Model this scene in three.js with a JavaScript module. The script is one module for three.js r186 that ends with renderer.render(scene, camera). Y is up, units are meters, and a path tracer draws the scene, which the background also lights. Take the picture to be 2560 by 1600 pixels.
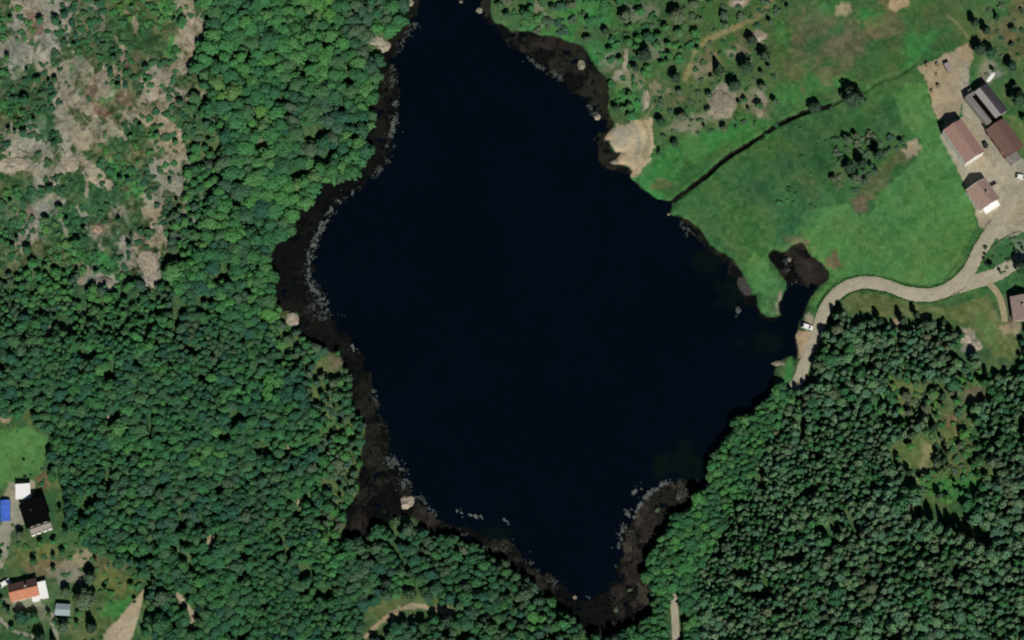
import * as THREE from 'three';
import { mergeGeometries } from 'three/addons/utils/BufferGeometryUtils.js';

// ---------------------------------------------------------------- camera, sky, sun, exposure
const scene = new THREE.Scene();
const TILT = 14 * Math.PI / 180, FOV = 12, MPP = 0.15;            // metres per photo pixel (2560 x 1600)
const DIST = 120 / Math.tan(FOV * Math.PI / 360);
const camera = new THREE.PerspectiveCamera(FOV, 1.6, 10, 6000);
camera.position.set(0, DIST * Math.cos(TILT), DIST * Math.sin(TILT));
camera.lookAt(0, 0, 0);
camera.focus = 10; camera.userData.fStop = 20;                      // the aerial picture is slightly soft all over
scene.add(camera);
const renderer = new THREE.WebGLRenderer({ antialias: true });
renderer.toneMapping = THREE.LinearToneMapping;
renderer.toneMappingExposure = 1.0;
renderer.shadowMap.enabled = true;
{
  const w = 128, h = 64, d = new Float32Array(w * h * 4);
  for (let j = 0; j < h; j++) for (let i = 0; i < w; i++) {
    const el = Math.max(0, ((j + 0.5) / h - 0.5) * 2), t = Math.pow(1 - el, 3), k = (j * w + i) * 4;
    d[k] = 0.016 + 0.040 * t; d[k + 1] = 0.032 + 0.046 * t; d[k + 2] = 0.070 + 0.042 * t; d[k + 3] = 1;
  }
  const sky = new THREE.DataTexture(d, w, h, THREE.RGBAFormat, THREE.FloatType);
  sky.mapping = THREE.EquirectangularReflectionMapping; sky.magFilter = THREE.LinearFilter; sky.minFilter = THREE.LinearFilter; sky.needsUpdate = true;
  scene.background = sky; scene.environment = sky;
}
const sun = new THREE.DirectionalLight(new THREE.Color().setRGB(1, 0.955, 0.88), 4.3);
const sunDir = new THREE.Vector3(0.185, 0.735, 0.652).normalize();
sun.position.copy(sunDir).multiplyScalar(600);
sun.castShadow = true; sun.shadow.mapSize.set(4096, 4096);
Object.assign(sun.shadow.camera, { left: -260, right: 260, top: 200, bottom: -200, near: 50, far: 1200 });
scene.add(sun, sun.target);

// ---------------------------------------------------------------- helpers
let seed = 20241;
const rnd = () => { seed = (seed + 0x6D2B79F5) | 0; let t = Math.imul(seed ^ (seed >>> 15), 1 | seed); t = (t + Math.imul(t ^ (t >>> 7), 61 | t)) ^ t; return ((t ^ (t >>> 14)) >>> 0) / 4294967296; };
const rr = (a, b) => a + (b - a) * rnd();
const clamp = (x, a = 0, b = 1) => Math.max(a, Math.min(b, x));
const sm = (a, b, x) => { const t = clamp((x - a) / (b - a)); return t * t * (3 - 2 * t); };
const mix = (a, b, t) => a + (b - a) * t;
const C = (r, g, b) => new THREE.Color().setRGB(r, g, b);
const M = (c, rough = 0.9, extra = {}) => new THREE.MeshPhysicalMaterial({ color: Array.isArray(c) ? C(...c) : c, roughness: rough, specularIntensity: rough > 0.7 ? 0.25 : 1, side: THREE.DoubleSide, ...extra });
// tiling noise tables
const NS = 512;
function noiseTable(cell, oct) {
  const t = new Float32Array(NS * NS); let amp = 1, tot = 0;
  for (let o = 0; o < oct; o++) {
    const n = NS / cell, g = new Float32Array(n * n); for (let i = 0; i < g.length; i++) g[i] = rnd();
    for (let j = 0; j < NS; j++) for (let i = 0; i < NS; i++) {
      const x = i / cell, y = j / cell, xi = Math.floor(x), yi = Math.floor(y); let fx = x - xi, fy = y - yi; fx = fx * fx * (3 - 2 * fx); fy = fy * fy * (3 - 2 * fy);
      const a = g[(yi % n) * n + xi % n], b = g[(yi % n) * n + (xi + 1) % n], c = g[((yi + 1) % n) * n + xi % n], e = g[((yi + 1) % n) * n + (xi + 1) % n];
      t[j * NS + i] += amp * mix(mix(a, b, fx), mix(c, e, fx), fy);
    }
    tot += amp; amp *= 0.55; cell /= 2;
  }
  for (let i = 0; i < t.length; i++) t[i] /= tot;
  return t;
}
const NT = noiseTable(32, 5);
function nz(x, y) {                                                // 0..1, feature size 32 units, fbm
  x = ((x % NS) + NS) % NS; y = ((y % NS) + NS) % NS; const xi = x | 0, yi = y | 0, fx = x - xi, fy = y - yi, x1 = (xi + 1) % NS, y1 = (yi + 1) % NS;
  return mix(mix(NT[yi * NS + xi], NT[yi * NS + x1], fx), mix(NT[y1 * NS + xi], NT[y1 * NS + x1], fx), fy);
}
const nx = (x, y, size, off = 0) => clamp((nz(x * 32 / size + off * 37.3, y * 32 / size + off * 91.7) - 0.5) * 1.9 + 0.5);

// photo pixel <-> ground
const cT = Math.cos(TILT), sT = Math.sin(TILT);
function proj(x, y, z) {
  const vy = y - DIST * cT, vz = z - DIST * sT, dep = -vy * cT - vz * sT, up = vy * sT - vz * cT, k = DIST / (dep * MPP);
  return [1280 + x * k, 800 - up * k];
}
function atY(px, py, y) {
  const a = (px - 1280) * MPP / DIST, b = (800 - py) * MPP / DIST, dy = -cT + b * sT, dz = -sT - b * cT, t = (y - DIST * cT) / dy;
  return [a * t, DIST * sT + dz * t];
}
function ground(px, py, above = 0) {                               // world x, z of the ground (or of a point that high above it) seen at a pixel
  let y = 0.8, p; for (let i = 0; i < 6; i++) { p = atY(px, py, y + above); y = H(p[0], p[1]); }
  return [p[0], y, p[1]];
}
const smoothPoly = (pts, closed, step = 5) => new THREE.CatmullRomCurve3(pts.map(p => new THREE.Vector3(p[0], p[1], 0)), closed, 'centripetal').getPoints(pts.length * step).map(v => [v.x, v.y]);
function sdPoly(P, x, y) {                                         // signed distance, positive inside
  let d = 1e18, inside = false;
  for (let i = 0, j = P.length - 1; i < P.length; j = i++) {
    const ax = P[j][0], ay = P[j][1], bx = P[i][0] - ax, by = P[i][1] - ay, wx = x - ax, wy = y - ay, t = clamp((wx * bx + wy * by) / (bx * bx + by * by + 1e-9)), ex = wx - bx * t, ey = wy - by * t, q = ex * ex + ey * ey;
    if (q < d) d = q;
    if ((P[i][1] > y) !== (ay > y) && x < (ax - P[i][0]) * (y - P[i][1]) / (ay - P[i][1]) + P[i][0]) inside = !inside;
  }
  return inside ? Math.sqrt(d) : -Math.sqrt(d);
}
function sdLine(P, x, y) {
  let d = 1e18, at = 0;
  for (let i = 1; i < P.length; i++) {
    const ax = P[i - 1][0], ay = P[i - 1][1], bx = P[i][0] - ax, by = P[i][1] - ay, wx = x - ax, wy = y - ay, t = clamp((wx * bx + wy * by) / (bx * bx + by * by + 1e-9)), ex = wx - bx * t, ey = wy - by * t, q = ex * ex + ey * ey;
    if (q < d) { d = q; at = (i - 1 + t) / (P.length - 1); }
  }
  return [Math.sqrt(d), at];
}
const bbox = (P, m) => { let a = 1e9, b = 1e9, c = -1e9, d = -1e9; for (const [x, y] of P) { a = Math.min(a, x); b = Math.min(b, y); c = Math.max(c, x); d = Math.max(d, y); } return [a - m, b - m, c + m, d + m]; };
const inBox = (B, x, y) => x >= B[0] && y >= B[1] && x <= B[2] && y <= B[3];

// names and tags
const taken = {};
function numbered(n) { const k = taken[n] = (taken[n] ?? -1) + 1; return k ? n + '_' + String(k).padStart(3, '0') : n; }
function tag(o, label, category, group, kind) { Object.assign(o.userData, { label, category }); if (group) o.userData.group = group; if (kind) o.userData.kind = kind; return o; }
function mesh(name, geo, mat, parent) { const m = new THREE.Mesh(geo, mat); m.name = parent ? name : numbered(name); (parent || scene).add(m); return m; }
function thing(name, label, category, p, turn = 0, group) { const g = new THREE.Group(); g.name = numbered(name); g.position.set(...p); g.rotation.y = turn; tag(g, label, category, group); scene.add(g); return g; }
function struct(name, geo, mat, label) { const m = mesh(name, geo, mat); m.userData.kind = 'structure'; if (label) m.userData.label = label; return m; }
function boxG(w, h, d, x, y, z) { const g = new THREE.BoxGeometry(w, h, d); g.translate(x, y, z); return g; }

// ---------------------------------------------------------------- the lie of the land (photo pixels, traced on the ground)
const SHORE = [[1023, -420], [1023, 0], [1014, 48], [992, 82], [972, 100], [971, 124], [952, 127], [953, 172], [947, 204], [939, 249], [932, 265], [934, 304], [926, 328], [914, 345], [920, 378], [919, 408], [886, 440], [846, 458], [807, 461], [791, 482], [775, 511], [746, 524], [735, 559], [727, 590], [685, 620], [677, 651], [688, 691], [684, 739], [709, 778], [744, 780], [746, 811], [751, 842], [772, 861], [799, 877], [849, 887], [862, 916], [875, 940], [879, 959], [873, 990], [883, 1017], [886, 1038], [912, 1054], [908, 1104], [903, 1139], [906, 1168], [894, 1197], [900, 1234], [870, 1263], [866, 1306], [857, 1348], [880, 1362], [905, 1350], [944, 1330], [980, 1300], [1012, 1285], [1040, 1295], [1053, 1319], [1095, 1340], [1143, 1345], [1169, 1364], [1222, 1385], [1280, 1425], [1304, 1440], [1349, 1475], [1383, 1512], [1428, 1539], [1439, 1560], [1492, 1586], [1545, 1589], [1597, 1562], [1627, 1544], [1627, 1496], [1611, 1438], [1621, 1390], [1648, 1348], [1677, 1311], [1714, 1277], [1751, 1242], [1770, 1213], [1772, 1170], [1783, 1144], [1804, 1112], [1830, 1078], [1843, 1049], [1878, 1033], [1910, 1004], [1926, 990], [1930, 960], [1932, 927], [1938, 912], [1962, 893], [1978, 889], [1988, 896], [1989, 860], [1990, 826], [1999, 806], [2008, 785], [2020, 754], [2034, 723], [2063, 699], [2068, 683], [2047, 657], [2020, 633], [2005, 609], [1986, 617], [1965, 630], [1936, 630], [1923, 643], [1936, 662], [1960, 691], [1968, 717], [1957, 744], [1944, 765], [1957, 790], [1920, 797], [1888, 768], [1896, 733], [1878, 744], [1867, 707], [1849, 672], [1825, 649], [1783, 622], [1767, 596], [1748, 572], [1724, 553], [1701, 545], [1674, 535], [1677, 506], [1642, 498], [1608, 477], [1584, 458], [1576, 440], [1590, 434], [1560, 418], [1526, 411], [1540, 398], [1555, 381], [1531, 381], [1521, 357], [1505, 349], [1529, 312], [1523, 286], [1521, 238], [1515, 201], [1486, 164], [1463, 127], [1428, 111], [1367, 90], [1280, 77], [1262, 71], [1227, 42], [1223, 0], [1223, -420]];
const OPEN = [[1050, -420], [1052, 0], [1037, 64], [1002, 106], [981, 159], [992, 222], [994, 251], [994, 304], [984, 344], [972, 397], [949, 428], [905, 463], [862, 494], [843, 516], [824, 542], [806, 577], [790, 608], [785, 643], [780, 672], [785, 702], [811, 744], [830, 781], [846, 829], [880, 850], [905, 890], [920, 930], [936, 975], [944, 1025], [970, 1083], [981, 1149], [1014, 1192], [1038, 1234], [1074, 1274], [1132, 1312], [1190, 1330], [1240, 1350], [1285, 1358], [1316, 1406], [1388, 1451], [1420, 1486], [1445, 1494], [1478, 1492], [1507, 1480], [1538, 1440], [1543, 1412], [1563, 1385], [1564, 1348], [1577, 1306], [1595, 1269], [1617, 1240], [1672, 1203], [1720, 1200], [1760, 1195], [1800, 1240], [1900, 1080], [2000, 950], [2020, 860], [2040, 740], [2040, 722], [1990, 706], [1968, 712], [1900, 720], [1940, 800], [1900, 800], [1860, 745], [1838, 700], [1820, 660], [1760, 610], [1730, 585], [1700, 560], [1680, 470], [1500, 420], [1495, 340], [1510, 310], [1492, 291], [1465, 259], [1410, 201], [1373, 183], [1299, 132], [1262, 95], [1215, 50], [1200, 20], [1195, -420]];
const w0 = (P) => P.map(([x, y]) => atY(x, y, 0));
const shoreW = w0(smoothPoly(SHORE, true, 3)), openW = w0(OPEN);
const DITCH = [[1668, 512], [1700, 488], [1730, 465], [1775, 430], [1800, 405], [1850, 372], [1910, 335], [1945, 310], [1990, 290], [2030, 275], [2070, 270], [2090, 258], [2160, 232], [2200, 205], [2250, 190], [2290, 160]];
const ditchW = smoothPoly(DITCH, false, 3).map(([x, y]) => atY(x, y, 1));
// height field
const GX = 240, GZ = 165, GS = 0.6, GW = Math.round(2 * GX / GS) + 1, GH = Math.round(2 * GZ / GS) + 1;
const hf = new Float32Array(GW * GH), sdS = new Float32Array(GW * GH), sdO = new Float32Array(GW * GH);
{
  const step = 2;                                                  // distances on a coarser grid, then interpolated
  const w = Math.ceil(GW / step) + 1, h = Math.ceil(GH / step) + 1, a = new Float32Array(w * h), b = new Float32Array(w * h);
  for (let j = 0; j < h; j++) for (let i = 0; i < w; i++) { const x = -GX + i * step * GS, z = -GZ + j * step * GS; a[j * w + i] = -sdPoly(shoreW, x, z); b[j * w + i] = sdPoly(openW, x, z); }
  const dB = bbox(ditchW, 4);
  for (let j = 0; j < GH; j++) for (let i = 0; i < GW; i++) {
    const u = i / step, v = j / step, ui = u | 0, vi = v | 0, fu = u - ui, fv = v - vi, q = vi * w + ui;
    const L = t => mix(mix(t[q], t[q + 1], fu), mix(t[q + w], t[q + w + 1], fu), fv);
    const x = -GX + i * GS, z = -GZ + j * GS, k = j * GW + i;
    let d = L(a) + (nx(x, z, 3, 1) - 0.5) * 1.3, o = L(b) + (nx(x, z, 4, 2) - 0.5) * 2.6 + (nx(x, z, 1.6, 8) - 0.5) * 1.6;
    sdS[k] = d; sdO[k] = o;
    let y;
    if (d > 0) {
      const far = sm(6, 45, d);
      y = 0.12 + 0.75 * sm(0, 2.2, d) + 1.6 * sm(3, 45, d) + far * (nx(x, z, 60, 3) - 0.5) * 4 + sm(2, 10, d) * (nx(x, z, 9, 4) - 0.5) * 0.45 + (nx(x, z, 2.5, 5) - 0.5) * 0.12;
      if (inBox(dB, x, z)) { const [q2, t] = sdLine(ditchW, x, z); const wob = (nx(x, z, 5, 7) - 0.5) * 0.7, dep = mix(1.7, 0.35, sm(0.35, 0.95, t)); y -= dep * (1 - sm(0.45 + wob, 1.2 + wob, q2)); }
      y = Math.max(y, 0.05);
    } else if (o < 0) y = 0.09 + (nx(x, z, 2.2, 6) - 0.5) * 0.24;
    else y = -0.12 - 1.6 * sm(0, 6, Math.min(o, -d));
    hf[k] = y;
  }
}
function sample(t, x, z) { const u = clamp((x + GX) / GS, 0, GW - 1.001), v = clamp((z + GZ) / GS, 0, GH - 1.001), i = u | 0, j = v | 0, fu = u - i, fv = v - j, k = j * GW + i; return mix(mix(t[k], t[k + 1], fu), mix(t[k + GW], t[k + GW + 1], fu), fv); }
function H(x, z) { return sample(hf, x, z); }

// ---------------------------------------------------------------- ground cover
const T = {                                                        // two base tones each, linear
  forest: [[0.036, 0.100, 0.036], [0.075, 0.120, 0.048]], lawn: [[0.062, 0.182, 0.052], [0.080, 0.182, 0.056]], field: [[0.034, 0.120, 0.036], [0.060, 0.132, 0.046]],
  fresh: [[0.038, 0.200, 0.052], [0.058, 0.180, 0.052]], meadow: [[0.042, 0.125, 0.040], [0.072, 0.118, 0.046]], brown: [[0.120, 0.098, 0.055], [0.160, 0.125, 0.075]],
  olive: [[0.085, 0.130, 0.042], [0.120, 0.150, 0.062]], rock: [[0.305, 0.280, 0.220], [0.215, 0.200, 0.155]], bleached: [[0.270, 0.252, 0.192], [0.195, 0.186, 0.135]],
  heath: [[0.170, 0.110, 0.085], [0.120, 0.090, 0.065]], gravel: [[0.350, 0.315, 0.230], [0.285, 0.262, 0.195]], sand: [[0.47, 0.365, 0.225], [0.37, 0.30, 0.20]], straw: [[0.26, 0.235, 0.125], [0.17, 0.18, 0.085]],
  peat: [[0.0012, 0.0021, 0.0020], [0.0034, 0.0044, 0.0040]], scrub: [[0.040, 0.098, 0.038], [0.110, 0.125, 0.065]], dusk: [[0.018, 0.074, 0.030], [0.036, 0.104, 0.042]], soil: [[0.35, 0.29, 0.195], [0.275, 0.23, 0.155]], marsh: [[0.012, 0.0145, 0.0095], [0.024, 0.024, 0.0165]], reedTan: [[0.026, 0.022, 0.017], [0.066, 0.055, 0.042]], reed: [[0.013, 0.0112, 0.0098], [0.036, 0.030, 0.025]], mudShade: [[0.004, 0.004, 0.003], [0.009, 0.008, 0.006]],  // last tone is mud with bank shade painted in
};
const patches = [];                                                // painted in order; [type, softness px, edge noise px, polygon, strength]
const poly = (t, s, n, P, k = 1) => patches.push({ t, s, n, P, k, B: bbox(P, s + n + 4) });
const ell = (t, cx, cy, rx, ry, rot = 0, s = 10, n = 14, k = 1) => { const P = []; for (let i = 0; i < 14; i++) { const a = i / 14 * 6.2832, e = rr(0.62, 1.28), x = Math.cos(a) * rx * e, y = Math.sin(a) * ry * e, c = Math.cos(rot), q = Math.sin(rot); P.push([cx + x * c - y * q, cy + x * q + y * c]); } poly(t, s, n, smoothPoly(P, true, 2), k); };
const line = (t, wd, P, s = 3, n = 3, k = 1) => { const S = smoothPoly(P, false, 4); patches.push({ t, s, n, L: S, wd, k, B: bbox(S, wd + s + n + 4) }); };
poly('scrub', 30, 40, [[-400, -300], [505, -300], [515, 60], [500, 160], [500, 300], [480, 440], [440, 560], [420, 720], [330, 720], [210, 720], [60, 690], [-400, 690]]);
for (const a of [[80, 30, 60, 60], [160, 40, 28, 45], [25, 130, 60, 40], [115, 110, 35, 25], [190, 165, 55, 30], [155, 240, 30, 70], [185, 330, 45, 40], [260, 215, 22, 45], [205, 265, 30, 25], [455, 25, 35, 30], [480, 90, 28, 50], [485, 150, 30, 45], [395, 195, 38, 35], [375, 240, 25, 45], [430, 240, 40, 30], [390, 300, 35, 40], [60, 330, 50, 40], [95, 370, 60, 35], [410, 420, 50, 40], [440, 460, 35, 30], [395, 530, 30, 40], [385, 610, 28, 50], [115, 515, 60, 28], [85, 585, 28, 30], [60, 610, 20, 30], [245, 575, 16, 22], [305, 535, 26, 22], [330, 605, 26, 26], [225, 680, 30, 20], [265, 705, 26, 16], [320, 660, 30, 40], [470, 540, 20, 30], [70, 690, 18, 20], [400, 360, 40, 30]]) ell(rnd() < 0.4 ? 'rock' : 'bleached', a[0], a[1], a[2], a[3], rr(-0.5, 0.5), 12, 22, 0.92);
for (const a of [[95, 60, 30, 35], [325, 145, 22, 32], [310, 250, 26, 22], [230, 225, 14, 38], [265, 285, 25, 18], [60, 525, 25, 25], [245, 570, 14, 20]]) ell('heath', a[0], a[1], a[2], a[3], 0.3, 10, 12, 0.85);
for (const a of [[430, 125, 20, 30], [300, 430, 40, 30], [335, 470, 20, 20], [200, 640, 60, 22], [265, 660, 30, 22], [20, 270, 30, 30], [270, 230, 22, 30], [420, 20, 30, 25], [165, 185, 18, 30]]) ell('fresh', a[0], a[1], a[2], a[3], 0.2, 14, 16, 0.8);
for (const [cx, cy, rx, ry] of [[300, 60, 70, 40], [270, 110, 90, 45], [60, 230, 60, 40], [330, 340, 60, 40], [230, 470, 90, 50], [180, 560, 80, 50], [40, 470, 50, 30], [330, 560, 30, 40], [150, 690, 90, 30], [460, 320, 30, 40], [100, 290, 40, 60]]) ell('dusk', cx, cy, rx, ry, rr(-0.4, 0.4), 24, 34, 0.75);
line('bleached', 20, [[20, 120], [90, 150], [140, 190], [155, 260], [175, 330], [205, 355], [255, 320], [330, 285], [395, 270]], 14, 32, 0.8); line('bleached', 21, [[470, 0], [495, 110], [470, 160], [400, 200], [390, 290], [430, 330], [450, 400], [430, 450], [395, 500], [390, 600], [380, 690]], 14, 34, 0.85); line('bleached', 12, [[110, 20], [135, 70], [130, 110], [160, 160], [150, 220], [165, 300], [195, 340]], 10, 18, 0.85); line('rock', 14, [[20, 380], [70, 410], [130, 430], [190, 395], [230, 430], [270, 460]], 9, 14, 0.85); line('rock', 9, [[440, 340], [470, 400], [480, 460]], 8, 10, 0.8);
for (let i = 0; i < 22; i++) { const x = rr(10, 500), y = rr(0, 640), l = rr(30, 80); line(rnd() < 0.35 ? 'rock' : 'bleached', rr(2.5, 6), [[x, y], [x + l * 0.25 + rr(-8, 8), y + l * 0.5], [x + l * 0.4 + rr(-8, 8), y + l]], 5, 8, 0.8); }
// west woods: small clearings
for (const a of [[120, 830, 12, 16], [270, 1045, 16, 12], [460, 1010, 16, 14], [725, 1130, 16, 16], [765, 1120, 10, 16], [530, 1355, 20, 22], [625, 1378, 14, 10], [745, 1250, 22, 12]]) ell('soil', a[0], a[1], a[2], a[3], 0.3, 8, 8, 0.9);
for (const a of [[600, 320, 40, 24], [655, 345, 34, 30], [640, 280, 26, 20], [560, 300, 30, 14], [620, 380, 30, 16], [520, 240, 14, 22], [300 + 330, 250, 16, 10]]) ell('bleached', a[0], a[1], a[2], a[3], 0.3, 12, 12, 0.75); poly('olive', 26, 20, [[690, 790], [760, 835], [850, 880], [890, 950], [895, 1030], [925, 1055], [915, 1170], [905, 1240], [868, 1290], [860, 1360], [800, 1350], [815, 1210], [795, 1080], [740, 960], [690, 860]], 0.45); ell('brown', 830, 915, 26, 34, 0.2, 10, 8); ell('olive', 800, 960, 40, 70, -0.3, 20, 15, 0.7); ell('olive', 860, 1100, 30, 70, 0, 20, 15, 0.7); ell('olive', 850, 1230, 30, 60, 0, 20, 15, 0.7); ell('olive', 690, 750, 20, 50, -0.3, 12, 10, 0.8);
ell('olive', 1020, 1500, 90, 22, -0.2, 12, 10, 0.7); line('soil', 7, [[915, 1590], [945, 1560], [990, 1530], [1030, 1515], [1080, 1520], [1130, 1530]], 6, 6); line('soil', 5, [[1200, 1545], [1235, 1570], [1275, 1600], [1330, 1640]], 5, 5);
// NE side
poly('field', 20, 14, [[1560, 470], [1590, 420], [1650, 380], [1700, 340], [1860, 300], [1900, 200], [1905, -300], [2900, -300], [2900, 760], [2500, 760], [2080, 780], [2000, 820], [1900, 850], [1600, 600]]);
poly('meadow', 24, 20, [[1210, -300], [1960, -300], [1960, 300], [1720, 350], [1650, 400], [1590, 420], [1500, 340], [1510, 200], [1440, 110], [1270, 70], [1210, 40]]);
poly('meadow', 30, 20, [[1920, -300], [2560, -300], [2900, -300], [2900, 320], [2540, 300], [2420, 100], [2250, 180], [2000, 280], [1920, 300]]);
for (const a of [[1390, 60, 90, 40], [1470, 30, 60, 50], [1500, 130, 60, 30], [1590, 270, 25, 40], [1570, 230, 20, 40], [1560, 215, 10, 40], [1720, 370, 90, 40], [1830, 330, 90, 35], [1640, 440, 70, 40], [1960, 90, 20, 90], [2290, 120, 60, 30], [2180, 45, 30, 25], [2050, 20, 60, 20], [2010, 220, 90, 40]]) ell('fresh', a[0], a[1], a[2], a[3], -0.4, 22, 20, 0.75);
for (const a of [[2030, 60, 60, 40], [2100, 125, 60, 45], [1990, 160, 26, 60], [2130, 90, 50, 40], [2200, 70, 60, 30], [2540, 60, 40, 90], [2500, 75, 50, 30], [2060, 180, 40, 25], [2230, 10, 40, 25], [1850, 110, 40, 30], [1560, 140, 26, 22], [1540, 185, 25, 26], [1900, 250, 25, 40], [1640, 220, 40, 30], [1780, 150, 40, 40], [1680, 245, 30, 30], [1780, 310, 50, 16]]) ell('brown', a[0], a[1], a[2], a[3], -0.2, 20, 18, 0.5);
for (const a of [[1590, 205, 26, 34], [1640, 225, 30, 20], [1745, 300, 40, 22], [1880, 255, 40, 36], [1760, 170, 36, 26], [1840, 130, 40, 20], [1700, 320, 40, 14], [1600, 30, 40, 24], [1350, 30, 20, 36], [1530, 150, 22, 30], [1640, 130, 40, 26]]) ell('bleached', a[0], a[1], a[2], a[3], -0.3, 18, 16, 0.55);
ell('sand', 2108, 22, 24, 18, 0, 14, 10, 0.7); ell('sand', 2245, 8, 26, 20, 0, 10, 8, 0.8); for (const a of [[1808, 256, 34, 40, 0.4], [32, 412, 42, 28, 0], [180, 408, 26, 30, 0.5], [372, 668, 28, 46, 0.2], [262, 708, 26, 18, 0], [330, 600, 24, 22, 0], [258, 205, 20, 38, 0], [120, 450, 32, 18, -0.3], [375, 225, 28, 38, 0.3], [470, 85, 18, 34, 0.4], [2408, 838, 30, 22, -0.4], [2440, 862, 26, 18, -0.6]]) ell('rock', a[0], a[1], a[2], a[3], a[4], 9, 16, 0.9);
ell('rock', 1850, 5, 22, 14, 0, 8, 8); ell('rock', 1898, 92, 18, 16, 0.3, 8, 8); ell('rock', 1615, 250, 12, 36, 0.1, 8, 8, 0.9); ell('rock', 1562, 150, 12, 26, 0.2, 8, 8, 0.9); ell('rock', 1545, 190, 20, 14, 0.2, 8, 8, 0.8); ell('rock', 1900, 260, 14, 30, 0.2, 8, 8, 0.8); ell('brown', 1655, 462, 22, 14, -0.4, 12, 10, 0.6);
line('straw', 7, [[1960, -80], [1920, 10], [1895, 38], [1840, 68], [1780, 95], [1745, 120], [1725, 160], [1712, 198]], 9, 7, 0.85); line('straw', 7, [[1672, 225], [1640, 258], [1605, 305]], 9, 7, 0.8); line('straw', 4, [[2370, 40], [2405, 70], [2425, 100]], 4, 4, 0.7);
poly('sand', 8, 20, [[1505, 349], [1530, 313], [1565, 298], [1632, 290], [1638, 320], [1632, 370], [1612, 395], [1600, 420], [1585, 436], [1560, 420], [1524, 412], [1540, 398], [1556, 382], [1531, 382], [1520, 358]]);
line('straw', 6, [[1605, 300], [1622, 340], [1612, 390]], 7, 6, 0.6); line('bleached', 4, [[1580, 305], [1598, 345], [1590, 400]], 6, 6, 0.7); ell('bleached', 1560, 320, 30, 14, 0.1, 10, 10, 0.7); ell('rock', 1545, 345, 22, 30, 0.6, 10, 8, 0.6);
ell('field', 1800, 420, 60, 40, -0.5, 20, 16, 0.6);
poly('lawn', 8, 5, [[1975, 565], [2010, 527], [2118, 506], [2150, 540], [2185, 532], [2200, 482], [2290, 402], [2302, 350], [2250, 292], [2236, 240], [2270, 208], [2312, 208], [2334, 290], [2360, 350], [2400, 430], [2432, 520], [2440, 560], [2400, 640], [2352, 705], [2320, 716], [2260, 706], [2190, 690], [2120, 690], [2086, 698], [2040, 772], [2022, 760], [2036, 724], [2070, 700], [2075, 680], [2040, 640], [2010, 610]]);
ell('lawn', 1905, 690, 36, 90, -0.3, 20, 10, 0.9); ell('brown', 2085, 655, 26, 26, 0.3, 8, 6, 0.9); ell('brown', 1990, 600, 30, 14, 0.2, 10, 8, 0.7); ell('heath', 2148, 508, 24, 22, 0, 12, 8, 0.7); line('brown', 14, [[2150, 500], [2185, 460], [2235, 410], [2270, 375]], 18, 16, 0.55); line('olive', 16, [[2165, 470], [2205, 425], [2250, 380]], 18, 14, 0.5); ell('soil', 2278, 372, 22, 24, 0.3, 10, 6, 0.9);
for (const [cx, cy, rx, ry] of [[1990, 330, 60, 30], [1960, 400, 50, 40], [2030, 390, 50, 40], [2110, 310, 70, 40], [2200, 300, 40, 50], [1985, 560, 30, 60], [2005, 480, 40, 40], [2060, 430, 40, 30], [1900, 480, 40, 50], [2080, 350, 30, 20]]) ell('dusk', cx, cy, rx, ry, 0.3, 24, 26, 0.7); ell('field', 2110, 300, 80, 50, 0.3, 30, 20, 0.5); ell('forest', 2010, 520, 40, 60, 0.3, 26, 18, 0.6); ell('meadow', 2060, 450, 70, 40, 0, 26, 18, 0.7);
poly('soil', 6, 6, [[2294, 168], [2345, 145], [2420, 106], [2434, 125], [2424, 190], [2416, 240], [2400, 290], [2380, 300], [2350, 300], [2330, 260], [2322, 215]]);
poly('gravel', 6, 5, [[2415, 150], [2428, 180], [2420, 238], [2470, 322], [2524, 392], [2570, 400], [2640, 420], [2640, 600], [2560, 580], [2500, 600], [2450, 566], [2428, 500], [2392, 420], [2350, 340], [2362, 300], [2405, 290], [2400, 230]]);
ell('bleached', 2465, 180, 34, 30, 0, 16, 12, 0.8); ell('olive', 2550, 330, 30, 50, -0.5, 14, 10, 0.8); ell('gravel', 2440, 255, 14, 50, -0.6, 10, 6, 0.5);
poly('olive', 6, 5, [[2086, 772], [2125, 734], [2190, 730], [2280, 757], [2360, 770], [2440, 748], [2470, 736], [2496, 790], [2545, 860], [2530, 910], [2480, 885], [2425, 812], [2380, 800], [2300, 795], [2200, 790]]);
ell('lawn', 2470, 830, 20, 50, -0.5, 16, 8, 0.6); ell('meadow', 2500, 640, 50, 34, -0.5, 12, 8); poly('gravel', 6, 5, [[2530, 600], [2640, 590], [2640, 700], [2560, 660], [2500, 690], [2470, 700], [2480, 680], [2545, 640]], 0.3); ell('soil', 2530, 820, 26, 16, 0, 10, 6, 0.8); ell('heath', 2535, 770, 26, 40, 0, 12, 8, 0.5);
poly('sand', 3, 3, [[1991, 826], [2027, 830], [2022, 862], [2012, 885], [1994, 902], [1988, 870]]); ell('gravel', 2020, 800, 16, 24, 0.3, 6, 4); ell('fresh', 1972, 925, 14, 40, 0.2, 8, 5); ell('gravel', 1950, 908, 18, 7, 0.2, 5, 3, 0.8); ell('gravel', 1948, 770, 10, 24, 0.2, 8, 5, 0.5);
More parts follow.
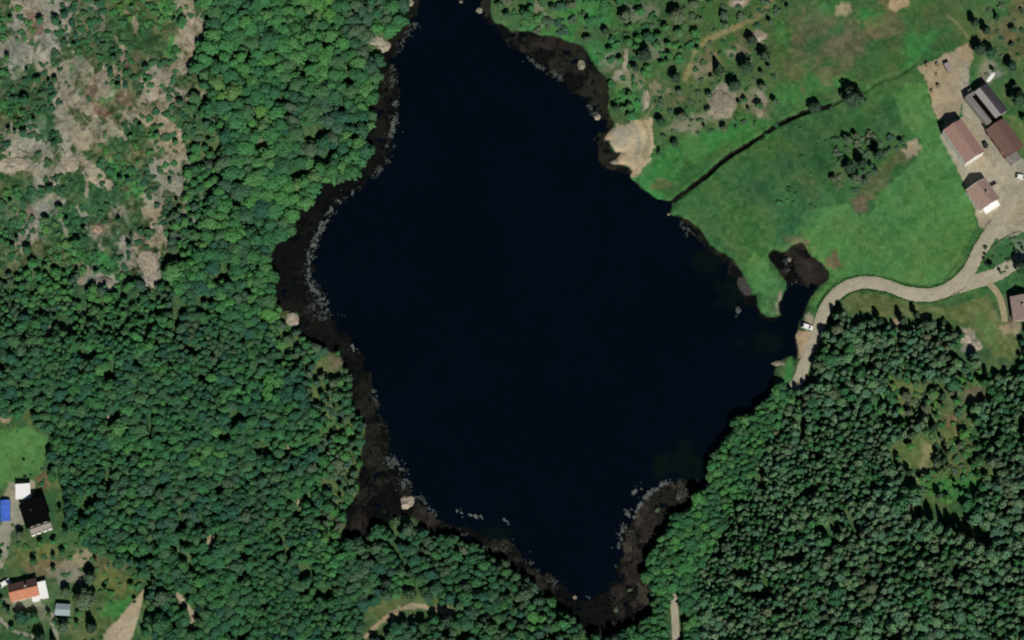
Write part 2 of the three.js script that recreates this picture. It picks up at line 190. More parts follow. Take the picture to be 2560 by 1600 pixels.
// SE woods: openings
poly('olive', 30, 24, [[2190, 965], [2330, 925], [2450, 950], [2480, 1000], [2430, 1080], [2490, 1190], [2450, 1255], [2300, 1262], [2240, 1190], [2215, 1110], [2310, 1040], [2230, 1020]], 0.75);
for (const a of [[2280, 1130, 62, 46, 'olive'], [2370, 1050, 30, 60, 'olive'], [2442, 985, 34, 24, 'brown'], [2375, 1060, 16, 26, 'brown'], [2400, 1225, 90, 30, 'fresh'], [2310, 1158, 16, 40, 'straw'], [2200, 1005, 24, 34, 'fresh'], [2270, 965, 60, 24, 'olive'], [2340, 1535, 30, 20, 'olive'], [2530, 1310, 30, 22, 'olive']]) ell(a[4], a[0], a[1], a[2], a[3], 0.2, 16, 14, 0.85);
line('fresh', 18, [[1925, 1010], [1880, 1060], [1830, 1130], [1790, 1200], [1760, 1260], [1720, 1330], [1690, 1400], [1684, 1460]], 12, 8);
ell('brown', 1640, 1310, 22, 50, 0.35, 10, 8, 0.5);
// SW farmstead
poly('lawn', 10, 8, [[-300, 1060], [0, 1075], [60, 1070], [110, 1085], [125, 1110], [110, 1160], [95, 1200], [60, 1215], [0, 1225], [-300, 1230]]); ell('soil', 12, 1025, 24, 30, 0, 10, 8, 0.9); ell('olive', 80, 1040, 60, 24, 0.2, 16, 10); ell('brown', 110, 1195, 22, 28, 0, 10, 8); ell('olive', 150, 1200, 30, 26, 0.4, 14, 10, 0.8);
poly('gravel', 6, 5, [[22, 1205], [85, 1205], [90, 1240], [55, 1265], [65, 1310], [30, 1330], [22, 1390], [8, 1420], [-30, 1425], [-30, 1310], [0, 1310], [6, 1240]], 0.85);
ell('olive', 90, 1395, 70, 30, 0, 14, 10, 0.9); ell('brown', 120, 1425, 70, 22, 0.05, 12, 8, 0.8); ell('soil', 200, 1400, 26, 30, -0.4, 10, 8, 0.7); ell('bleached', 170, 1435, 60, 30, 0.2, 14, 8, 0.8); ell('brown', 275, 1415, 40, 40, 0.7, 16, 10, 0.6); ell('olive', 285, 1450, 60, 44, 0.4, 16, 10); ell('fresh', 285, 1520, 44, 18, -0.4, 12, 10, 0.8);
ell('gravel', 60, 1505, 70, 12, 0.1, 10, 6, 0.5); ell('bleached', 100, 1530, 60, 18, 0.2, 14, 8, 0.5); ell('olive', 60, 1550, 50, 30, 0.2, 14, 10, 0.6); ell('olive', 190, 1575, 60, 24, 0.2, 14, 10, 0.8);
poly('gravel', 8, 6, [[362, 1470], [352, 1520], [335, 1575], [325, 1640], [250, 1640], [265, 1575], [300, 1545], [335, 1500]]);
line('gravel', 4, [[-20, 1530], [12, 1560], [40, 1580], [80, 1592], [110, 1630]], 4, 3, 0.8); line('gravel', 4, [[132, 1535], [130, 1555], [145, 1600], [150, 1640]], 4, 3, 0.8); line('gravel', 7, [[440, 1480], [465, 1515], [482, 1540], [478, 1580]], 5, 4);
// marsh tones that follow real growth
const reedBeds = [[2030, 670, 38, 40], [1857, 720, 16, 30], [1945, 950, 12, 24], [1635, 1310, 30, 60], [1580, 1410, 26, 60], [1545, 1500, 20, 40], [1330, 1440, 40, 16], [1400, 105, 60, 20], [900, 1310, 20, 36], [1060, 1290, 40, 20]].map(([x, y, a, b]) => [x, y, a, b]);

function coverColor(x, z, y, px, py, out) {
  const wn = nx(x, z, 5, 11) - 0.5, wm = nx(x, z, 1.6, 12) - 0.5, d = sample(sdS, x, z);
  const tone = (t, k) => { const c = T[t]; const n = clamp(0.5 + (nx(x, z, 7, 13) - 0.5) * 1.1 + wm * 0.9); for (let i = 0; i < 3; i++) out[i] = mix(out[i], mix(c[0][i], c[1][i], n), k); };
  out[0] = out[1] = out[2] = 0;
  if (d < 0) {
    tone('peat', 1);
    const west = sm(1250, 850, px) * (1 - sm(900, 1150, py)); tone('marsh', sm(0.40, 0.72, nx(x, z, 8, 17) + wm * 0.35) * (0.85 - 0.6 * west));
    if (px > 1500 && py > 1190) tone('reedTan', sm(0.42, 0.7, nx(x, z, 6, 18) + wm * 0.3) * 0.8 * (1 - sm(1440, 1560, py) * 0.6));
    for (const [cx, cy, a, b] of reedBeds) { const q = Math.hypot((px - cx) / a, (py - cy) / b) + wn * 0.9 + wm * 0.5; if (q < 1.1) tone('reed', 0.85 * (1 - sm(0.7, 1.1, q))); }
    return;
  }
  tone('forest', 1);
  for (const p of patches) if (inBox(p.B, px, py)) {
    const e = p.L ? p.wd - sdLine(p.L, px, py)[0] : sdPoly(p.P, px, py);
    let k = sm(-p.s * 0.5, p.s * 0.5, e + (wn * 1.3 + wm * 0.7) * p.n) * p.k;
    if (k > 0.004) tone(p.t, k);
  }
  if (px > 1660 && px < 2120) { const q = sdLine(ditchW, x, z)[0]; if (q < 1.1) tone('mudShade', (1 - sm(0.55, 1.0, q + wm * 0.4)) * (px < 2080 ? 1 : 0.4)); }  // wet ditch mud, blackened in the colour for the shade of its bank
  const wild = px < 520 && py < 740 ? 1 : 0, f = 1 + wm * (0.34 + 0.5 * wild) + (nx(x, z, 0.9, 14) - 0.5) * (0.3 + 0.3 * wild) + wn * 0.25 * wild + (nx(x, z, 30, 15) - 0.5) * 0.25;
  const hue = (nx(x, z, 14, 16) - 0.5) * 0.22;
  out[0] *= f * (1 + hue); out[1] *= f; out[2] *= f * (1 - hue);
  const bank = 1 - sm(0, 0.7, d + wn * 0.8); for (let i = 0; i < 3; i++) out[i] = mix(out[i], T.mudShade[0][i] * 1.4, bank * 0.85);   // black line painted along the waterline for the shade of trees and steep bank
}
{
  const TW = 2048, TH = 1408, data = new Uint8Array(TW * TH * 4), o = [0, 0, 0];
  const enc = v => { v = clamp(v); return 255 * (v <= 0.0031308 ? 12.92 * v : 1.055 * Math.pow(v, 1 / 2.4) - 0.055); };
  for (let j = 0; j < TH; j++) for (let i = 0; i < TW; i++) {
    const x = -GX + (i + 0.5) / TW * 2 * GX, z = GZ - (j + 0.5) / TH * 2 * GZ, y = H(x, z), k = (j * TW + i) * 4;
    if (y < -0.4) { data[k] = data[k + 1] = data[k + 2] = 14; data[k + 3] = 255; continue; }
    const [px, py] = proj(x, y, z);
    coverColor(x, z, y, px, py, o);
    data[k] = enc(o[0]); data[k + 1] = enc(o[1]); data[k + 2] = enc(o[2]); data[k + 3] = 255;
  }
  const tex = new THREE.DataTexture(data, TW, TH, THREE.RGBAFormat); tex.colorSpace = THREE.SRGBColorSpace; tex.magFilter = THREE.LinearFilter; tex.minFilter = THREE.LinearMipmapLinearFilter; tex.generateMipmaps = true; tex.needsUpdate = true;
  const g = new THREE.BufferGeometry(), pos = new Float32Array(GW * GH * 3), uv = new Float32Array(GW * GH * 2), idx = new Uint32Array((GW - 1) * (GH - 1) * 6);
  let q = 0;
  for (let j = 0; j < GH; j++) for (let i = 0; i < GW; i++) { const k = j * GW + i; pos[k * 3] = -GX + i * GS; pos[k * 3 + 1] = hf[k]; pos[k * 3 + 2] = -GZ + j * GS; uv[k * 2] = i / (GW - 1); uv[k * 2 + 1] = 1 - j / (GH - 1); }
  for (let j = 0; j < GH - 1; j++) for (let i = 0; i < GW - 1; i++) { const a = j * GW + i; idx[q++] = a; idx[q++] = a + GW; idx[q++] = a + 1; idx[q++] = a + 1; idx[q++] = a + GW; idx[q++] = a + GW + 1; }
  g.setAttribute('position', new THREE.BufferAttribute(pos, 3)); g.setAttribute('uv', new THREE.BufferAttribute(uv, 2)); g.setIndex(new THREE.BufferAttribute(idx, 1)); g.computeVertexNormals();
  struct('ground', g, M([1, 1, 1], 0.95, { map: tex, side: THREE.FrontSide }), 'grass, heath, bare rock, farmyard and peat shore round the lake');
  // the country beyond, as one wide ring
  const ring = new THREE.Shape(); ring.moveTo(-3000, -3000); ring.lineTo(3000, -3000); ring.lineTo(3000, 3000); ring.lineTo(-3000, 3000); ring.closePath();
  const hole = new THREE.Path(); hole.moveTo(-GX, -GZ); hole.lineTo(-GX, GZ); hole.lineTo(GX, GZ); hole.lineTo(GX, -GZ); hole.closePath(); ring.holes.push(hole);
  const rg = new THREE.ShapeGeometry(ring); rg.rotateX(-Math.PI / 2); rg.translate(0, 1.2, 0);
  struct('terrain', rg, M([0.045, 0.085, 0.036], 0.95), 'wooded country beyond the lake');
}
// lake and pond water
{
  const a = atY(600, -430, 0), b = atY(2120, 1640, 0), g = new THREE.PlaneGeometry(b[0] - a[0], b[1] - a[1], 1, 1); g.rotateX(-Math.PI / 2); g.translate((a[0] + b[0]) / 2, 0, (a[1] + b[1]) / 2);
  const n = 512, wd = new Float32Array(n * n * 4);
  for (let j = 0; j < n; j++) for (let i = 0; i < n; i++) {
    const x = mix(a[0], b[0], (i + 0.5) / n), z = mix(b[1], a[1], (j + 0.5) / n), [px, py] = proj(x, 0, z), f = 0.86 + 0.28 * nx(x, z, 26, 71) + 0.22 * (nx(x, z, 3, 72) - 0.5), k = (j * n + i) * 4;
    let q = 0; for (const [cx, cy, rx, ry] of [[1700, 1160, 70, 60], [1830, 720, 60, 60], [1480, 210, 50, 60], [1250, 1330, 80, 20], [1900, 860, 60, 40], [1780, 650, 60, 40], [960, 1120, 20, 90]]) q = Math.max(q, 1 - sm(0.3, 1.1, Math.hypot((px - cx) / rx, (py - cy) / ry) + (nx(x, z, 5, 73) - 0.5) * 0.9)); q *= 0.4 + 0.8 * nx(x, z, 1.6, 74);
    wd[k] = mix(0.0008 * f, 0.0030, q); wd[k + 1] = mix(0.0028 * f, 0.0062, q); wd[k + 2] = mix(0.0060 * f, 0.0046, q); wd[k + 3] = 1;
  }
  const wt = new THREE.DataTexture(wd, n, n, THREE.RGBAFormat, THREE.FloatType); wt.magFilter = THREE.LinearFilter; wt.needsUpdate = true;
  struct('lake_water', g, new THREE.MeshPhysicalMaterial({ map: wt, roughness: 0.12, ior: 1.33 }), 'still black water of the lake');
}
console.log('ground done');

// ---------------------------------------------------------------- gravel roads
function roadStrip(name, P, width, mat, label, lift = 0.07) {
  const c = smoothPoly(P, false, 8).map(p => ground(p[0], p[1])), n = c.length, A = 7, pos = [], uv = [], idx = []; let s = 0;
  for (let i = 0; i < n; i++) {
    const p = c[Math.max(0, i - 1)], q = c[Math.min(n - 1, i + 1)]; let tx = q[0] - p[0], tz = q[2] - p[2]; const l = Math.hypot(tx, tz) || 1; tx /= l; tz /= l;
    if (i) s += Math.hypot(c[i][0] - c[i - 1][0], c[i][2] - c[i - 1][2]);
    const w = (Array.isArray(width) ? mix(width[0], width[1], i / (n - 1)) : width) * (0.92 + 0.16 * nx(s, 3, 9, 21));
    for (let k = 0; k < A; k++) { const f = k / (A - 1) - 0.5, x = c[i][0] - tz * f * w, z = c[i][2] + tx * f * w; pos.push(x, H(x, z) + (Math.abs(f) > 0.45 ? -0.02 : lift + 0.05 * (1 - 4 * f * f)), z); uv.push(f * w, s); }
  }
  for (let i = 0; i < n - 1; i++) for (let k = 0; k < A - 1; k++) { const a = i * A + k; idx.push(a, a + 1, a + A, a + 1, a + A + 1, a + A); }
  const g = new THREE.BufferGeometry(); g.setAttribute('position', new THREE.Float32BufferAttribute(pos, 3)); g.setAttribute('uv', new THREE.Float32BufferAttribute(uv, 2)); g.setIndex(idx); g.computeVertexNormals();
  return struct(name, g, mat, label);
}
function noiseTex(a, b, fine, sx, sy, n = 256) {                   // tiling colour texture between two tones
  const d = new Uint8Array(n * n * 4); const e = v => 255 * Math.pow(clamp(v), 1 / 2.2);
  for (let j = 0; j < n; j++) for (let i = 0; i < n; i++) {
    const u = i * NS / n, v = j * NS / n, t = clamp(0.5 + (nz(u * sx, v * sy) - 0.5) * 2.2 + (NT[((j * 7) % NS) * NS + (i * 7) % NS] - 0.5) * fine), k = (j * n + i) * 4;
    for (let q = 0; q < 3; q++) d[k + q] = e(mix(a[q], b[q], t)); d[k + 3] = 255;
  }
  const t = new THREE.DataTexture(d, n, n, THREE.RGBAFormat); t.colorSpace = THREE.SRGBColorSpace; t.wrapS = t.wrapT = THREE.RepeatWrapping; t.magFilter = THREE.LinearFilter; t.minFilter = THREE.LinearMipmapLinearFilter; t.generateMipmaps = true; t.needsUpdate = true; return t;
}
const gravelTex = noiseTex([0.315, 0.288, 0.215], [0.385, 0.355, 0.27], 0.5, 1, 1); gravelTex.repeat.set(1 / 14, 1 / 14);
const gravelM = M([1, 1, 1], 0.95, { map: gravelTex });
const ROAD = [[2535, 480], [2515, 525], [2482, 575], [2447, 630], [2420, 680], [2385, 715], [2335, 736], [2275, 734], [2215, 714], [2160, 706], [2112, 720], [2076, 752], [2055, 790], [2043, 830], [2030, 868], [2012, 905], [2002, 940], [1985, 968], [1958, 1005]];
roadStrip('gravel_road', ROAD, [5.6, 4.4], gravelM, 'winding pale gravel road from the farmyard to the lake outlet');
roadStrip('gravel_driveway', [[2370, 722], [2430, 706], [2490, 686], [2540, 655], [2600, 620]], [6, 5], gravelM, 'short gravel drive branching east off the road', 0.05);
roadStrip('dirt_driveway', [[2470, 705], [2495, 735], [2508, 775], [2512, 805]], 2.6, M([0.92, 0.88, 0.72], 0.95, { map: gravelTex }), 'narrow dirt drive down to the house at the right edge', 0.03);
roadStrip('forest_track', [[1694, 1660], [1690, 1600], [1688, 1550], [1684, 1500], [1682, 1482]], 2.9, gravelM, 'pale gravel track leaving the picture through the southern trees', 0.05);

// ---------------------------------------------------------------- vegetation shapes
function quadSoup(list) {                                          // list of [a, b, c, d, normal]
  const pos = [], nor = [], idx = []; let k = 0;
  for (const [a, b, c, d, n] of list) { for (const p of [a, b, c, d]) { pos.push(p.x, p.y, p.z); nor.push(n.x, n.y, n.z); } idx.push(k, k + 1, k + 2, k, k + 2, k + 3); k += 4; }
  const g = new THREE.BufferGeometry(); g.setAttribute('position', new THREE.Float32BufferAttribute(pos, 3)); g.setAttribute('normal', new THREE.Float32BufferAttribute(nor, 3)); g.setIndex(idx); return g;
}
const V = (x, y, z) => new THREE.Vector3(x, y, z);
const sph = () => { const u = rr(-1, 1), a = rr(0, 6.2832), s = Math.sqrt(1 - u * u); return V(s * Math.cos(a), u, s * Math.sin(a)); };
function leafBlob(list, c, r, n, size, flat = 0.8) {
  for (let i = 0; i < n; i++) {
    const o = sph(); if (o.y < -0.35) o.y *= -1;
    const p = c.clone().add(V(o.x * r, o.y * r * flat, o.z * r).multiplyScalar(rr(0.72, 1.04)));
    const q = o.clone().add(sph().multiplyScalar(0.6)).normalize(), t = q.clone().cross(sph()).normalize(), b = q.clone().cross(t), s = size * rr(0.6, 1.25);
    t.multiplyScalar(s); b.multiplyScalar(s * rr(0.6, 1));
    const nn = o.clone().multiplyScalar(0.62).add(q.multiplyScalar(0.28)); nn.y += 0.62; nn.normalize();
    list.push([p.clone().sub(t), p.clone().sub(b), p.clone().add(t), p.clone().add(b), nn]);
  }
}
function broadCrown(k) {                                           // unit crown: radius 1, base at 0, top at 1 (y scaled by the tree)
  const L = [], nb = 7 + k % 4;
  leafBlob(L, V(0, 0.5, 0), 0.66, 80, 0.22, 0.68);
  for (let i = 0; i < nb; i++) { const a = i / nb * 6.2832 + rr(-0.35, 0.35), q = rr(0.38, 0.68), r = rr(0.28, 0.5); leafBlob(L, V(Math.cos(a) * q, rr(0.3, 0.62), Math.sin(a) * q), r, 34, 0.18, 0.55); }
  for (let i = 0; i < 3; i++) leafBlob(L, V(rr(-0.3, 0.3), rr(0.66, 0.78), rr(-0.3, 0.3)), rr(0.26, 0.40), 30, 0.17, 0.6);
  return quadSoup(L);
}
function shrubCrown() { const L = []; for (let i = 0; i < 5; i++) leafBlob(L, V(rr(-0.55, 0.55), rr(0.25, 0.55), rr(-0.55, 0.55)), rr(0.38, 0.55), 24, 0.26, 0.7); return quadSoup(L); }
function sprucecrown(pine) {
  const L = [], wh = pine ? 7 : 13;
  for (let i = 0; i < wh; i++) {
    const f = (i + 0.3) / wh, y = mix(pine ? 0.42 : 0.1, 0.97, f), r = pine ? mix(0.95, 0.35, f * f) * rr(0.75, 1.1) : Math.pow(1 - f, 0.8) * rr(0.85, 1.1) + 0.06, nb = pine ? 8 : Math.max(5, Math.round(10 - 4 * f)), a0 = rr(0, 6);
    for (let b = 0; b < nb; b++) {
      const a = a0 + b / nb * 6.2832 + rr(-0.25, 0.25), l = r * rr(0.75, 1.15), dr = pine ? rr(-0.01, 0.05) : -0.07 - 0.06 * (1 - f), c = Math.cos(a), s = Math.sin(a), w = (pine ? 0.30 : 0.20) * l + 0.05;
      const tip = V(c * l, y + dr, s * l), m = V(c * l * 0.55, y + dr * 0.3 + 0.015, s * l * 0.55);
      const left = V(m.x - s * w, m.y - 0.025, m.z + c * w), right = V(m.x + s * w, m.y - 0.025, m.z - c * w), n = V(c * 0.5, 0.8, s * 0.5).normalize();
      L.push([V(0, y + 0.03, 0), left, tip, right, n]);
      for (const sd of [-1, 1]) { const q = V(c * l * 0.75 - sd * s * w * 0.9, y + dr * 0.6, s * l * 0.75 + sd * c * w * 0.9), e = 0.09 + 0.08 * l; L.push([q.clone().add(V(-c * e, 0.02, -s * e)), q.clone().add(V(-s * e * sd, -0.01, c * e * sd)), q.clone().add(V(c * e, -0.02, s * e)), q.clone().add(V(s * e * sd * 0.5, 0, -c * e * sd * 0.5)), V(c * 0.4 - s * sd * 0.35, 0.8, s * 0.4 + c * sd * 0.35).normalize()]); }
    }
  }
  return quadSoup(L);
}
function trunkGeo(limbs, top) {                                    // unit height trunk with limbs
  const parts = [new THREE.CylinderGeometry(0.012, 0.03, top, 6, 3).translate(0, top / 2, 0)];
  for (let i = 0; i < limbs; i++) { const g = new THREE.CylinderGeometry(0.005, 0.011, 0.34, 5, 1); g.translate(0, 0.17, 0); g.rotateZ(rr(0.6, 1.0)); g.rotateY(i / limbs * 6.2832 + rr(-0.4, 0.4)); g.translate(0, mix(0.32, 0.6, rnd()), 0); parts.push(g); }
  return mergeGeometries(parts);
}
const broadG = [0, 1, 2, 3, 4, 5, 6, 7].map(broadCrown), shrubG = [0, 1, 2, 3, 4].map(shrubCrown), spruceG = [0, 1, 2].map(() => sprucecrown(false)), pineG = [0, 1, 2, 3, 4].map(() => sprucecrown(true)), trunkBroad = trunkGeo(5, 0.8), trunkSpruce = trunkGeo(0, 0.96), stemG = trunkGeo(4, 0.5);
const barkM = M([0.11, 0.095, 0.08], 0.95), birchM = M([0.30, 0.29, 0.27], 0.9);
// foliage tones: [r, g, b] linear leaf colours
const leafTones = {
  bright: [[0.050, 0.180, 0.060], [0.060, 0.192, 0.056], [0.070, 0.190, 0.064], [0.046, 0.158, 0.062]],
  lime: [[0.080, 0.205, 0.050], [0.092, 0.190, 0.062], [0.068, 0.200, 0.050], [0.085, 0.175, 0.070]],
  mid: [[0.036, 0.130, 0.052], [0.042, 0.138, 0.048], [0.054, 0.134, 0.056], [0.036, 0.116, 0.055]],
  dark: [[0.028, 0.102, 0.056], [0.034, 0.110, 0.050], [0.042, 0.106, 0.056], [0.027, 0.092, 0.058]],
  dull: [[0.050, 0.114, 0.070], [0.062, 0.122, 0.064], [0.044, 0.104, 0.066], [0.068, 0.118, 0.070]],
  needle: [[0.082, 0.186, 0.098], [0.098, 0.204, 0.094], [0.112, 0.194, 0.104], [0.074, 0.166, 0.098]],
  deep: [[0.030, 0.072, 0.044], [0.036, 0.078, 0.042], [0.034, 0.066, 0.040], [0.042, 0.082, 0.048]],
  grey: [[0.076, 0.128, 0.078], [0.090, 0.136, 0.076], [0.066, 0.118, 0.068], [0.100, 0.136, 0.080]],
};
const leafMats = {}; for (const k in leafTones) leafMats[k] = leafTones[k].map(c => M(c, 0.85));
const leafWhite = M([1, 1, 1], 0.85);

// ---------------------------------------------------------------- where trees grow (crown pixels)
const treeZones = [
  // key, polygon, mean radius range (m), chance, tone mix, kind mix [broad, conifer, shrub], packing
  { key: 'yard', P: [[-60, 1195], [175, 1195], [180, 1300], [210, 1370], [310, 1400], [370, 1470], [345, 1850], [-60, 1850]], ch: 0.05, r: [0.8, 1.8], tones: ['bright', 'mid', 'bright'], mix: [0.3, 0, 0.7], pk: 0.9 },
  { key: 'swlawn', P: [[-80, 1035], [100, 1035], [130, 1090], [120, 1195], [-80, 1230]], ch: 0.02, r: [0.5, 0.9], tones: ['dark'], mix: [0, 0, 1], pk: 1 },
  { key: 'transition', P: [[-330, 650], [60, 640], [210, 680], [345, 720], [430, 700], [440, 770], [300, 850], [100, 810], [-330, 800]], ch: 0.75, r: [0.9, 2.3], tones: ['mid', 'dull', 'bright', 'mid'], mix: [0.8, 0, 0.2], pk: 0.62, canopy: 2.6, gaps: 0.3 },
  { key: 'transition', P: [[470, 430], [505, 300], [545, 300], [560, 420], [490, 600], [440, 700], [425, 600]], ch: 0.7, r: [0.9, 2.4], tones: ['mid', 'dull', 'bright', 'mid'], mix: [0.75, 0, 0.25], pk: 0.62, canopy: 2.8, gaps: 0.32 },
  { key: 'scrub', P: [[-330, -280], [510, -280], [520, 60], [505, 160], [505, 300], [480, 440], [440, 560], [420, 715], [330, 715], [210, 700], [60, 670], [-330, 670]], ch: 0.42, r: [0.8, 2.5], tones: ['dark', 'mid', 'mid', 'bright', 'lime'], mix: [0.12, 0.0, 0.88], pk: 0.72, patchy: 1 },
  { key: 'westNorth', P: [[500, -280], [1030, -280], [1030, 100], [960, 440], [700, 640], [690, 790], [560, 780], [430, 700], [440, 560], [480, 440], [505, 300], [505, 160]], ch: 1, r: [1.7, 4.6], tones: ['dull', 'dark', 'mid', 'bright', 'mid', 'bright', 'lime'], mix: [1, 0, 0], pk: 0.50, canopy: 4.6, gaps: 0.25 },
  { key: 'shoreScrub', P: [[690, 790], [760, 835], [850, 880], [890, 950], [895, 1030], [925, 1055], [915, 1170], [905, 1240], [868, 1290], [860, 1360], [800, 1350], [815, 1210], [795, 1080], [740, 960], [690, 860]], ch: 0.85, r: [0.9, 2.4], tones: ['grey', 'mid', 'dull', 'bright', 'grey'], mix: [0.75, 0, 0.25], pk: 0.62 },
  { key: 'westSouth', P: [[-330, 670], [60, 670], [210, 700], [330, 720], [430, 700], [560, 780], [690, 770], [760, 830], [960, 1040], [960, 1360], [860, 1850], [370, 1850], [360, 1470], [310, 1400], [180, 1340], [170, 1210], [120, 1195], [130, 1090], [100, 1040], [-330, 1030]], ch: 1, r: [1.3, 3.2], tones: ['dull', 'dark', 'mid', 'mid', 'dark', 'mid', 'bright'], mix: [1, 0, 0], pk: 0.50, canopy: 4.2, gaps: 0.235 },
  { key: 'south', P: [[860, 1850], [870, 1380], [960, 1330], [1050, 1310], [1180, 1360], [1300, 1430], [1440, 1560], [1500, 1590], [1560, 1590], [1560, 1850]], ch: 0.9, r: [1.1, 3.0], tones: ['mid', 'dark', 'mid', 'dull', 'bright'], mix: [0.88, 0.12, 0], pk: 0.58, canopy: 4.2, gaps: 0.26 },
  { key: 'shoreRow', P: [[1560, 1850], [1570, 1585], [1630, 1545], [1610, 1430], [1640, 1340], [1760, 1230], [1770, 1180], [1850, 1040], [1925, 995], [1960, 960], [1990, 985], [1920, 1104], [1864, 1194], [1826, 1294], [1756, 1404], [1738, 1500], [1740, 1850]], ch: 1, r: [1.3, 3.4], tones: ['mid', 'bright', 'mid', 'bright'], mix: [1, 0, 0], pk: 0.48, canopy: 4.0, gaps: 0.12 },
  { key: 'clearing', P: [[2190, 965], [2330, 925], [2450, 950], [2480, 1000], [2430, 1080], [2490, 1190], [2450, 1255], [2300, 1262], [2240, 1190], [2215, 1110], [2310, 1040], [2230, 1020]], ch: 0.55, r: [0.8, 2.3], tones: ['mid', 'bright', 'lime', 'grey', 'mid'], mix: [0.4, 0.05, 0.55], pk: 0.75 },
  { key: 'southEast', P: [[1960, 1000], [2000, 955], [2030, 890], [2060, 830], [2085, 795], [2150, 800], [2300, 808], [2370, 830], [2400, 890], [2470, 915], [2560, 930], [2900, 920], [2900, 1850], [1725, 1850], [1715, 1500], [1725, 1400], [1800, 1280], [1840, 1180], [1900, 1090]], ch: 1, r: [1.1, 2.9], tones: ['mid', 'needle', 'needle', 'mid', 'needle', 'grey', 'needle'], mix: [0.48, 0.52, 0], pk: 0.50, canopy: 4.8, gaps: 0.23 },
  { key: 'north', P: [[1225, -280], [1960, -280], [1960, 30], [1800, 60], [1720, 110], [1700, 200], [1640, 260], [1540, 280], [1515, 190], [1440, 105], [1270, 60], [1228, 20]], ch: 0.22, r: [0.9, 3.0], tones: ['bright', 'bright', 'mid', 'grey', 'dull'], mix: [0.38, 0, 0.62], pk: 0.85, patchy: 0.7 },
  { key: 'northEastScrub', P: [[1640, 240], [1720, 180], [1780, 90], [1930, 40], [1930, 300], [1720, 350], [1640, 380]], ch: 0.12, r: [0.8, 2.0], tones: ['grey', 'mid', 'grey'], mix: [0.15, 0, 0.85], pk: 1.1 },
  { key: 'islet', P: [[2100, 360], [2200, 340], [2260, 370], [2200, 440], [2140, 470], [2085, 420]], ch: 0.6, r: [1.0, 2.6], tones: ['grey', 'dull', 'grey'], mix: [0.35, 0, 0.65], pk: 0.8 },
  { key: 'fieldRough', P: [[1900, 260], [2000, 300], [2120, 250], [2230, 250], [2280, 350], [2200, 440], [2120, 500], [2010, 520], [1970, 560], [1900, 500], [1880, 360]], ch: 0.06, r: [0.6, 1.5], tones: ['bright', 'mid', 'bright'], mix: [0, 0, 1], pk: 1.2, patchy: 1 },
  { key: 'northEast', P: [[2430, -280], [2900, -280], [2900, 330], [2540, 320], [2520, 250], [2460, 140]], ch: 0.10, r: [0.8, 2.0], tones: ['mid', 'grey', 'dark'], mix: [0.3, 0.05, 0.65], pk: 1.2 },
  { key: 'eastGarden', P: [[2470, 640], [2560, 600], [2900, 600], [2900, 760], [2560, 720], [2545, 690], [2480, 680]], ch: 0.25, r: [0.6, 1.4], tones: ['mid', 'grey'], mix: [0.3, 0, 0.7], pk: 1.1 },
  { key: 'east', P: [[2570, 760], [2900, 740], [2900, 930], [2560, 930]], ch: 0.6, r: [1, 2], tones: ['mid', 'dark'], mix: [0.7, 0.3, 0], pk: 0.9 },
];
for (const z of treeZones) z.B = bbox(z.P, 0);
